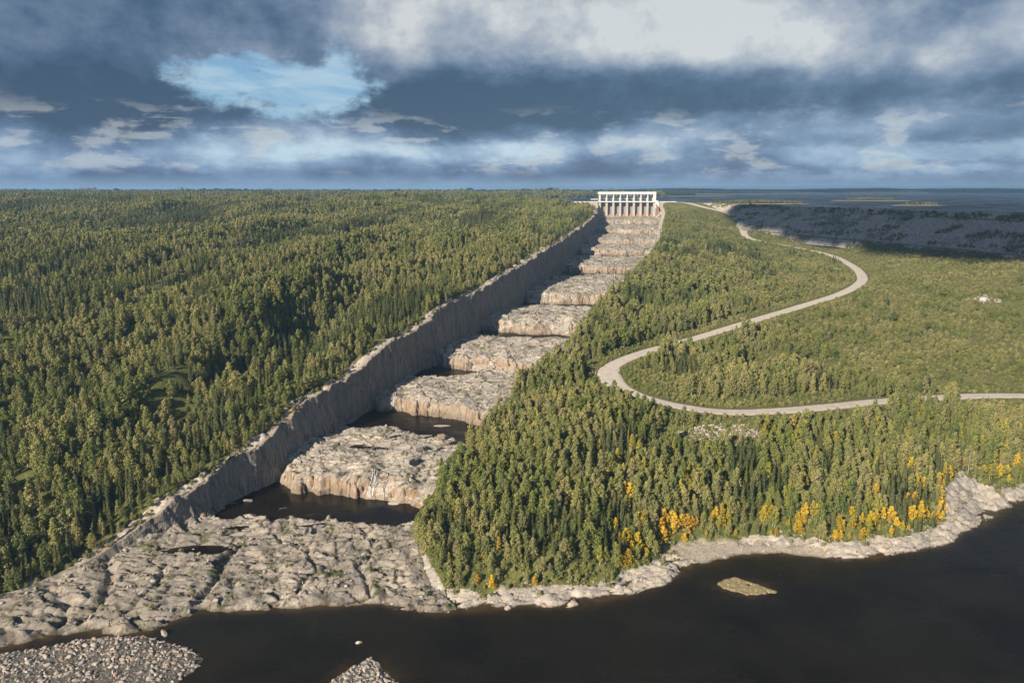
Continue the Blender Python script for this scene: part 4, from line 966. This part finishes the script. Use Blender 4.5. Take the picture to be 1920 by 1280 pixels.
# dark bushes on the dam face
cpt = catmull(CREST, 60); dd = np.gradient(cpt, axis=0); dd /= np.linalg.norm(dd, axis=1)[:, None]; nn = np.stack([-dd[:, 1], dd[:, 0]], 1)
def on_dam(n, lo, hi):
    i = rng.integers(0, len(cpt), n); o = rng.uniform(lo, hi, n); x = cpt[i, 0] + nn[i, 0] * o; y = cpt[i, 1] + nn[i, 1] * o + rng.uniform(-2, 2, n)
    z = np.interp(-o, [5.5, 58, 74], [135.9, 97, 86]); return x, y, z, o
x, y, z, o = on_dam(8000, -57, -7)
k = (fbm(x / 26, y / 40 + z / 9, 840, 3) + 0.5 * (o > -14) - 0.25 * ss(-o, 12, 20) * ss(-o, 34, 22) > 0.28); put(TREES, 'shrub', x[k], y[k], z[k], rng.uniform(0.5, 1.2, k.sum()), zone=3)
# trees on islands and far shore
for nm, cx_, cy_, rx_, ry_, h_, lab, tf in ISL:
    n = int(min(1500, rx_ * ry_ * 0.22)); a = rng.uniform(0, 2 * np.pi, n); r_ = np.sqrt(rng.uniform(0, 1, n)) * tf
    x = cx_ + np.cos(a) * r_ * rx_; y = cy_ + np.sin(a) * r_ * ry_; far_ = 'wood_far' if cy_ > 2500 else 'birch_far'
    hs = 0.45 if cy_ < 2500 else 0.45
    put(FAR, 'birch_far' if cy_ < 2500 else 'wood_far', x[::2], y[::2], 130.8 + 0 * x[::2] + h_ * (1 - r_[::2]), hs * rng.uniform(0.7, 1.2, len(x[::2])), zone=4)
    if cy_ < 2500: put(FAR, 'spruce_far', x[1::2], y[1::2], 130.8 + h_ * (1 - r_[1::2]), hs * rng.uniform(0.7, 1.2, len(x[1::2])), zone=4)
x, y = jgrid(760, 7400, 3500, 7000, 24)
sh = 4550 + 500 * fbm(x / 1500, 0 * x, 601, 3) - 600 * ss(x, 1900, 800) + 250 * fbm(x / 500, y / 500, 602, 2); d_ = y - sh
z = 130 + np.clip(d_ * 0.03, -8, 5) + ss(d_, 60, 1300) * (5 + 15 * fbm(x / 1300, y / 900, 603, 4)) - ss(y, 5800, 9400) * 18
k = d_ > 45; put(FAR, 'wood_far', x[k], y[k], z[k] - 1, rng.uniform(1.0, 1.7, k.sum()), rng.uniform(0.6, 1.0, k.sum()))

# ------------------------------------------------------------------ individuals (nearest in view) and the mass
cp_, sp_p = math.cos(math.atan(288 / 1300)), math.sin(math.atan(288 / 1300))
def project(x, y, z):
    c_ = y * cp_ - (z - CAMZ) * sp_p; up = y * sp_p + (z - CAMZ) * cp_
    return 960 + 1300 * x / c_, 640 - 1300 * up / c_, c_
TXT = {('birch', 0): 'green birch in the dense wood on the plateau above the grey cliff', ('birch', 1): 'green birch on the wooded slope between the dark river and the gravel road',
       ('spruce', 0): 'narrow dark spruce in the wood on the plateau above the grey cliff', ('spruce', 1): 'narrow dark spruce among birches on the slope above the dark river',
       ('gold', 1): 'small bright golden yellow birch near the foot of the riverside slope', ('lime', 1): 'birch turning yellow green among green trees on the riverside slope',
       ('dead', 1): 'bare grey twiggy tree standing among green trees on the riverside slope',
       ('shrub', 0): 'low green bush on the bare rim of the cliff', ('shrub', 1): 'low green willow bush on the hillside right of the channel',
       ('shrub', 2): 'small green bush growing in a crack of the pale bedrock', ('shrub', 3): 'dark bush on the grey dam face'}
def zone_phrase(kind, x, y, z, zone, sxy, sz):
    size = 'tall ' if sz > 1.0 else 'small ' if sz < 0.72 else ''
    if zone == 0:
        q = float(LX2(np.array([y]))[0]) - x
        where = 'beside the bare rim of the cliff' if q < 22 else ('just behind the cliff edge' if q < 60 else 'deep in the left wood')
        near = 'above the lowest rock apron' if y < 300 else ('above the lowest pool' if y < 370 else ('above the second ledge' if y < 450 else 'above the upper ledges'))
    elif zone == 1:
        dr_ = float(np.abs(poly_dist(np.array([x]), np.array([y]), ROADC[::3])[0])[0]); sd_ = float(shore_d(np.array([x]), np.array([y]))[0]); bx_ = x - float(R(np.array([y]))[0])
        if sd_ < 16: where = 'at the waterside rocks'
        elif dr_ < 18: where = 'beside the gravel road'
        elif bx_ < 22: where = 'beside the bedrock channel'
        elif y > 430: where = 'on the hill beyond the hairpin bend'
        else: where = 'midway up the riverside slope'
        base_short = 1; near = ('on the wooded point' if x < 20 else 'below the hairpin bend' if x < 75 else 'behind the pale sandy beach' if x < 150 else 'behind the long rocky shore' if x < 215 else 'near the rock point')
        if y > 430: near = 'above the channel' if bx_ < 60 else 'near the upper road'
    elif zone == 2: return size + ('green bush in a crack of the lowest rock apron' if y < 320 else 'green bush growing on a ledge of the rock staircase')
    else: return 'dark bush on the shaded grey dam face'
    base_ = {'birch': 'green birch', 'spruce': 'narrow dark spruce', 'gold': 'golden yellow birch', 'lime': 'yellowing birch', 'dead': 'bare grey tree', 'shrub': 'low green bush'}[kind]
    return (size + base_ + ' ' + where + ' ' + near)
NAME = {'birch': ('birch_tree', 'birch', 'green birches of the woods'), 'spruce': ('spruce_tree', 'spruce', 'dark spruces of the woods'), 'gold': ('golden_birch_tree', 'golden birch', 'golden birches above the river'),
        'lime': ('yellowing_birch_tree', 'birch', 'birches turning yellow'), 'dead': ('bare_tree', 'bare tree', 'bare grey trees'), 'shrub': ('willow_bush', 'bush', 'low green bushes')}
MASS = {'birch': ('birch_forest', 'birch wood covering both banks'), 'spruce': ('spruce_forest', 'spruce wood covering both banks'), 'gold': ('golden_birches', 'golden birches along the riverside slope'),
        'lime': ('yellowing_birches', 'yellowing birches on the slope'), 'dead': ('bare_trees', 'bare grey trees on the slope'), 'shrub': ('low_scrub', 'low green scrub over the banks'),
        'birch_far': ('distant_birch_forest', 'broadleaf wood stretching to the distance'), 'spruce_far': ('distant_spruce_forest', 'spruce wood stretching to the distance'), 'wood_far': ('horizon_forest', 'forest mass near the horizon')}
for kind, lst in TREES.items():
    A = np.vstack(lst); n = len(A); pick = rng.integers(0, len(PROTO[kind]), n); rot = rng.uniform(0, 6.283, n)
    px, py, dep = project(A[:, 0], A[:, 1], A[:, 2] + 4)
    inv = (px > 5) & (px < 1915) & (py > 5) & (py < 1275)
    score = np.where(inv, A[:, 4] / dep, 0); order = np.argsort(-score); ind = order[:300]; ind = ind[score[ind] > 0]
    rest = np.setdiff1d(np.arange(n), ind)
    nm, cat, grp = NAME[kind]
    for i in ind:
        cm, tm_, jm = PROTO[kind][pick[i]]
        root = bpy.data.objects.new(nm, None); root.location = A[i, :3]; root.rotation_euler = (0, 0, rot[i]); root.scale = (A[i, 3], A[i, 3], A[i, 4]); C.objects.link(root)
        lb = zone_phrase(kind, A[i, 0], A[i, 1], A[i, 2], int(A[i, 5]), A[i, 3], A[i, 4]); tag(root, lb, cat, lb)
        for pn, pm in (('crown', cm), ('trunk', tm_)):
            o = bpy.data.objects.new(pn, pm); C.objects.link(o); o.parent = root
    if len(rest): scatter(MASS[kind][0], A[rest, :3], rot[rest], A[rest, 3], A[rest, 4], pick[rest], lib(kind + '_kinds', [p_[2] for p_ in PROTO[kind]]), MASS[kind][1])
    print('trees', kind, n, len(ind))
for kind, lst in FAR.items():
    A = np.vstack(lst); n = len(A)
    scatter(MASS[kind][0], A[:, :3], rng.uniform(0, 6.283, n), A[:, 3], A[:, 4], rng.integers(0, len(PROTO[kind]), n), lib(kind + '_kinds', [p_[2] for p_ in PROTO[kind]]), MASS[kind][1])
    print('far', kind, n)

# ================================================================== STONES
BAR = [(-260, 190), (-215, 209), (-196, 214), (-185.8, 221.2), (-176.2, 223.2), (-165.4, 227.2), (-154.2, 231.0), (-140, 231.5), (-130, 228.0), (-118, 224.0), (-111.3, 219.2), (-111, 214), (-114.7, 205.9), (-122.7, 193.5), (-174.5, 180)]
BAR2 = [(-62.5, 205.9), (-57.4, 213), (-50.9, 219.2), (-42.6, 209.9), (-38.9, 204.6), (-36, 190), (-66, 190)]
SHOAL = [(87.1, 266.3), (92, 270.5), (97.2, 271.7), (104.6, 266.3), (111.9, 260.3), (104, 258.5), (97.5, 258.4), (91, 262)]
def bar_mesh(name, P_, h, label, d=0.6):
    Pn = np.array(P_); xs = np.arange(Pn[:, 0].min() - 3, Pn[:, 0].max() + 3, d); ys = np.arange(Pn[:, 1].min() - 3, Pn[:, 1].max() + 3, d)
    X_, Y_ = np.meshgrid(xs, ys); dd_, _ = poly_dist(X_, Y_, list(P_) + [P_[0]]); dd_ = np.abs(dd_) * np.where(inpoly(X_, Y_, P_), 1, -1)
    Z_ = np.clip(dd_ * 0.3, -1, h) + 0.25 * fbm(X_ / 3, Y_ / 3, 900, 3)
    tag(link(name, grid_mesh(name, X_, Y_, Z_), M['gravelbed']), kind='structure', label=label)
bar_mesh('gravel_bar', BAR, 1.1, 'bar of loose grey stones at the lower left by the river')
bar_mesh('gravel_bar', BAR2, 0.9, 'small heap of pale boulders in the river at the bottom edge')
m_, t, bs = newmat('shoal_gravel'); M['shoal'] = m_
P = geo_pos(t); n = t.noise(P, 1.6, 6, 0.8); c = t.mix(t.sm(n, 0.4, 0.6), c4(0.17, 0.125, 0.055), c4(0.42, 0.35, 0.20))
t.l.new(c, bs.inputs['Base Color']); bump(t, bs, n, 0.8, 0.3)
bar_mesh('gravel_shoal', SHOAL, 0.18, 'low yellow brown gravel shoal just breaking the dark water', 0.5)
bpy.data.objects['gravel_shoal'].data.materials[0] = M['shoal']
ST = []
def stones_in(P_, d, smin, smax, zf, pw=2.2):
    Pn = np.array(P_); x, y = np.meshgrid(np.arange(Pn[:, 0].min(), Pn[:, 0].max(), d), np.arange(Pn[:, 1].min(), Pn[:, 1].max(), d))
    x = (x + rng.uniform(-d, d, x.shape) * .7).ravel(); y = (y + rng.uniform(-d, d, y.shape) * .7).ravel(); k = inpoly(x, y, P_); x, y = x[k], y[k]
    s_ = smin + (smax - smin) * rng.uniform(size=len(x)) ** pw
    ST.append(np.stack([x, y, zf(x, y) + 0 * s_, s_], 1))
def bz(P_, h):
    def f_(x, y):
        dd_, _ = poly_dist(x, y, list(P_) + [P_[0]]); return np.clip(np.abs(dd_) * 0.3, 0, h)
    return f_
stones_in(BAR, 0.95, 0.2, 1.5, bz(BAR, 1.1), 4.5); stones_in(BAR2, 1.1, 0.4, 1.35, bz(BAR2, 0.9), 2.2); stones_in(SHOAL, 1.8, 0.15, 0.45, bz(SHOAL, .12))
# rubble on the ledges, thickest in banks near the pools and the wall
x, y = jgrid(-240, 330, 232, 1480, 1.9); t_ = (x - L(y)) / (R(y) - L(y)); k = (t_ > 0.005) & (t_ < 1.0); x, y, t_ = x[k], y[k], t_[k]
cl_ = fbm(x / 16, y / 12, 910, 3) + 0.5 * np.exp(-t_ / 0.05)
k = cl_ > 0.30; x, y, cl_ = x[k], y[k], cl_[k]
z, nr_, fc_, sd = channel_z(x, y); k = (nr_ < .35) & (fc_ < .1) & (sd > 1) & (rng.uniform(size=len(x)) < np.clip((cl_ - .25) * 2.2, 0, .9))
s_ = 0.35 + 1.25 * rng.uniform(size=k.sum()) ** 2.6; ST.append(np.stack([x[k], y[k], z[k] + 0.1, s_], 1))
# shore rubble
x, y = jgrid(-60, 300, 243, 362, 1.5); z, rk, be, sd, dr = rightground(x, y); k = (sd > 0.2) & (sd < 14) & (rng.uniform(size=len(x)) < np.where(be > .5, .35, .6))
ST.append(np.stack([x[k], y[k], z[k], 0.22 + 0.8 * rng.uniform(size=k.sum()) ** 3], 1))
x, y = jgrid(70, 150, 345, 366, 1.0); k = (((x - 106) / 30 + 0.2 * fbm(x / 8, y / 8, 5, 2)) ** 2 + ((y - 355 - 0.08 * (x - 106)) / 4.5) ** 2 < 1); x, y = x[k], y[k]; z = rightground(x, y)[0]; ST.append(np.stack([x, y, z + .2, rng.uniform(.5, 1.3, len(x))], 1))
x, y = rng.normal(420, 8, 60), rng.normal(611, 5, 60); z = rightground(x, y)[0]; ST.append(np.stack([x, y, z + .2, rng.uniform(.6, 1.6, 60)], 1))
A = np.vstack(ST); A = A[np.abs(A[:, 0]) < 0.8 * A[:, 1] + 60]; n = len(A); pick = rng.integers(0, len(ROCKS), n); rot = rng.uniform(0, 6.283, n)
px, py, dep = project(A[:, 0], A[:, 1], A[:, 2]); inv = (px > 5) & (px < 1915) & (py > 5) & (py < 1272)
score = np.where(inv, A[:, 3] / dep, 0); ind = np.argsort(-score)[:285]; rest = np.setdiff1d(np.arange(n), ind)
for i in ind:
    o = bpy.data.objects.new('boulder', ROCKS[pick[i]]); C.objects.link(o); o.location = A[i, :3]; o.rotation_euler = (rng.uniform(-.25, .25), rng.uniform(-.25, .25), rot[i]); o.scale = (A[i, 3],) * 3
    sz_ = 'large ' if A[i, 3] > 1.2 else 'small ' if A[i, 3] < 0.85 else ''; tx_ = 'rusty ' if False else ''
    if inpoly(np.array([A[i, 0]]), np.array([A[i, 1]]), BAR)[0]:
        x_, y_ = A[i, 0], A[i, 1]; wh = 'near the river tip' if x_ > -122 else ('by the narrow inlet' if y_ > 222 and x_ < -150 else ('on the upper edge' if y_ > 222 else ('at the picture bottom' if y_ < 212 else 'in the middle')))
        l_ = sz_ + 'grey boulder on the lower left stone bar ' + wh; g_ = l_
    elif inpoly(np.array([A[i, 0]]), np.array([A[i, 1]]), BAR2)[0]: l_ = g_ = sz_ + 'pale boulder in the small heap at the bottom edge'
    elif A[i, 0] > float(R(np.array([A[i, 1]]))[0]): l_ = g_ = sz_ + 'pale boulder ' + ('in the scree patch below the gravel road' if A[i, 2] > 15 else 'on the shore below the wooded right bank')
    else: l_ = g_ = sz_ + 'loose boulder lying on ' + ('the lowest bedrock apron' if A[i, 1] < 312 else 'the shore of the lowest pool' if A[i, 1] < 335 else 'the first big ledge' if A[i, 1] < 415 else 'an upper ledge')
    tag(o, l_, 'boulder', g_)
scatter('loose_stones', A[rest, :3], rot[rest], A[rest, 3], A[rest, 3] * 0.9, pick[rest], lib('stone_kinds', ROCKS), 'loose stones and rubble over the bars, ledges and shore')
print('stones', n)
def big_rock(x, y, z, sx, sy, sz, rz, label, seed):
    me = rock_proto(seed, 3, 0.8); me.materials.append(M['stone'])
    o = link('boulder', me); o.location = (x, y, z); o.scale = (sx, sy, sz); o.rotation_euler = (0.1, 0.05, rz); tag(o, label, 'boulder')
def block(x, y, z, sx, sy, sz, rz, label):
    mb = MB().box(-sx, sx, -sy, sy, -sz, sz); o = mb.build('rock_block', M['stone'], bevel=0.25); o.location = (x, y, z); o.rotation_euler = (0.06, -0.08, rz); tag(o, label, 'rock block')
block(-53, 370, 21.3, 2.4, 1.8, 1.5, 0.5, 'large squared pale block standing on the second ledge beside the shallow water')
block(-55.5, 353, 20.8, 2.3, 1.9, 1.4, 0.9, 'squared brownish block nearer the lip of the second ledge')
block(-42, 389, 21.0, 2.2, 1.5, 1.3, 0.2, 'pale angular block near the wooded edge of the second pool')
big_rock(-132, 232.5, 0.4, 2.2, 1.3, 1.3, 2.4, 'upright pale triangular rock in the river beside the gravel bar', 751)
big_rock(-56.9, 227.3, 0.1, 1.3, 0.8, 0.7, 0.2, 'small lone pale rock in the river above the bottom stone heap', 752)
big_rock(-43.6, 248.4, 0.1, 1.3, 0.7, 0.5, 0, 'flat pale rock in the water off the river mouth of the channel', 753)
big_rock(-135.1, 330.2, 8.3, 3.6, 1.8, 1.5, 0.4, 'flat topped pale rock in the dark corner of the lowest pool', 754)
big_rock(-121, 300.9, 9.2, 2.6, 1.8, 1.6, 0.4, 'pinkish blocky boulder on the lower shore of the lowest pool', 755)
big_rock(-96, 296, 9.4, 2.8, 2.0, 1.4, 1.4, 'broad grey boulder near the middle of the lowest pool shore', 756)
big_rock(-43.8, 414, 18.9, 6.0, 2.0, 0.9, 0.1, 'long low pinkish rock islet in the second pool', 757)
big_rock(-60.1, 327.5, 8.0, 4.6, 1.6, 0.9, 0.1, 'low pale rock islet under the lowest rock step', 758)
big_rock(-1, 249, 0.2, 2.6, 1.6, 1.4, 0.3, 'pale rounded rock at the water edge below the wooded point', 759)
big_rock(13, 251, 0.2, 3.0, 1.6, 1.2, 0.1, 'wide pale rock at the water edge right of the pebble shore', 760)
# riprap blocks on the dam face
x, y, z, o = on_dam(15000, -60, -6.5); n = len(x)
scatter('riprap', np.stack([x, y, z + 0.2], 1), rng.uniform(0, 6.28, n), 0.5 + 1.0 * rng.uniform(size=n) ** 2, 0.5 + 0.8 * rng.uniform(size=n) ** 2, rng.integers(0, len(RIP), n), lib('riprap_kinds', RIP), 'grey riprap blocks covering the dam face')

# ------------------------------------------------------------------ thin falls of water over the steps
def fall(x, k, width, label, strands=3):
    t_ = (x - float(L(np.array([FL[k]]))[0])) / 100; mid = face_y(k, t_)
    yy = np.linspace(mid - 9, mid + 14, 60)
    v = []; f_ = []; r_ = random.Random(k * 7 + int(x))
    for s_ in range(strands):
        x0 = x + (s_ - (strands - 1) / 2) * width * 1.6 + r_.uniform(-.2, .2); wd = width * r_.uniform(0.35, 0.7)
        xx = x0 + 0.5 * np.sin(yy / 2.0 + s_); zz = channel_z(xx, yy)[0]; sel = (zz > LEV[k] - 0.35) & (zz < LEV[k + 1] + 2.2)
        cnt = 0
        for a_, b_, ok in zip(zip(xx, yy), zz, sel):
            if not ok: cnt = 0; continue
            wq = wd * 0.38 * (1.7 - 0.9 * (b_ - LEV[k]) / 12); n0 = len(v)
            v += [(a_[0] - wq, a_[1] - .12, b_ + .12), (a_[0], a_[1] - .35, b_ + .32), (a_[0] + wq, a_[1] - .12, b_ + .12)]
            if cnt: f_ += [(n0 - 3, n0 - 2, n0 + 1, n0), (n0 - 2, n0 - 1, n0 + 2, n0 + 1)]
            cnt += 1
    o = link('waterfall', raw_mesh('waterfall', v, f_, smooth=True), M['fall']); tag(o, label, 'waterfall')
fall(-73, 0, 0.75, 'white trickling waterfall in the middle of the lowest rock step')
fall(-66, 0, 0.35, 'faint thin trickle just right of the lowest waterfall', 2)
fall(-80.6, 1, 0.7, 'white waterfall at the shaded left end of the second rock step')
fall(-52, 2, 0.6, 'narrow white waterfall by the cliff on the third rock step')
fall(36, 3, 0.35, 'thin white trickle down the orange stained fourth rock step', 2)
fall(33, 4, 0.7, 'bright white fall at the left corner of the fifth rock step', 2)

# ------------------------------------------------------------------ roadside marker posts
for i, (a, lab) in enumerate(((52, 'first marker post on the outer edge below the hairpin bend'), (56, 'marker post at the outermost point of the hairpin bend'), (61, 'marker post just above the hairpin bend'), (66, 'marker post further up the outer road edge past the hairpin'))):
    p_ = ROADC[a]; q = ROADC[a + 1]; dx, dy = q[0] - p_[0], q[1] - p_[1]; l_ = math.hypot(dx, dy)
    ax, ay = p_[0] - (-dy / l_) * -8.6 * 1, p_[1] - (dx / l_) * -8.6
    po = empty('marker_post', (float(ax), float(ay), float(p_[2]) + 0.1)); tag(po, lab, 'marker post', 'marker posts at the hairpin bend')
    MB().box(-.12, .12, -.12, .12, -.4, 1.3).build('post', M['white'], po); MB().box(-.16, .16, -.2, -.12, 0.7, 1.25).build('reflector', M['post'], po)

# ------------------------------------------------------------------ the cloud whose shade lies over the dam
def cloud(cx_, cy_, cz_, a_, b_, ang, seed, label):
    bm = bmesh.new(); r_ = random.Random(seed)
    for k in range(260):
        u = r_.uniform(-1, 1); v = r_.uniform(-1, 1) * math.sqrt(1 - u * u) * 0.8
        x = u * a_ * math.cos(ang) - v * b_ * math.sin(ang); y = u * a_ * math.sin(ang) + v * b_ * math.cos(ang)
        R_ = b_ * r_.uniform(0.25, 0.42) * (1 - 0.4 * abs(u))
        ret = bmesh.ops.create_icosphere(bm, subdivisions=2, radius=R_)
        for q in ret['verts']: q.co = Vector((q.co.x * 1.3 + x, q.co.y * 1.3 + y, q.co.z * (0.55 if q.co.z > 0 else 0.25) + r_.uniform(-8, 8)))
    me = bpy.data.meshes.new('cloud'); bm.to_mesh(me); bm.free(); me.polygons.foreach_set('use_smooth', np.ones(len(me.polygons), bool))
    m_, t, bs = newmat('cloud_white'); bs.inputs['Base Color'].default_value = c4(0.85, 0.86, 0.88); bs.inputs['Roughness'].default_value = 1
    o = link('cloud', me, m_); o.location = (cx_, cy_, cz_); tag(o, label, kind='structure')
CH = 1200; kx = sdir[0] / sdir[2]; ky = sdir[1] / sdir[2]
cloud(598 + kx * (CH - 115), 850 + ky * (CH - 115), CH, 455, 150, rad(110), 5, 'low cloud bank that shades the dam')
cloud(4300 + kx * 2150, 6000 + ky * 2150, 2300, 4300, 1450, rad(0), 9, 'wide grey cloud bank that shades the far shore')

# ------------------------------------------------------------------ air
me = raw_mesh('haze', [(x, y, z) for z in (-9, 178) for x, y in ((-9700, -1600), (9700, -1600), (9700, 9900), (-9700, 9900))], [(0, 3, 2, 1), (4, 5, 6, 7), (0, 1, 5, 4), (1, 2, 6, 5), (2, 3, 7, 6), (3, 0, 4, 7)])
m_ = bpy.data.materials.new('air'); m_.use_nodes = True; t = NT(m_.node_tree); t.n.clear()
pv_ = t.new('ShaderNodeVolumePrincipled'); pv_.inputs['Color'].default_value = c4(0.34, 0.62, 1.0); pv_.inputs['Density'].default_value = 0.00008; pv_.inputs['Anisotropy'].default_value = 0.0
o_ = t.new('ShaderNodeOutputMaterial'); t.l.new(pv_.outputs[0], o_.inputs['Volume'])
tag(link('haze', me, m_), kind='stuff', label='thin blue haze over the far country')
sc.cycles.volume_bounces = 0
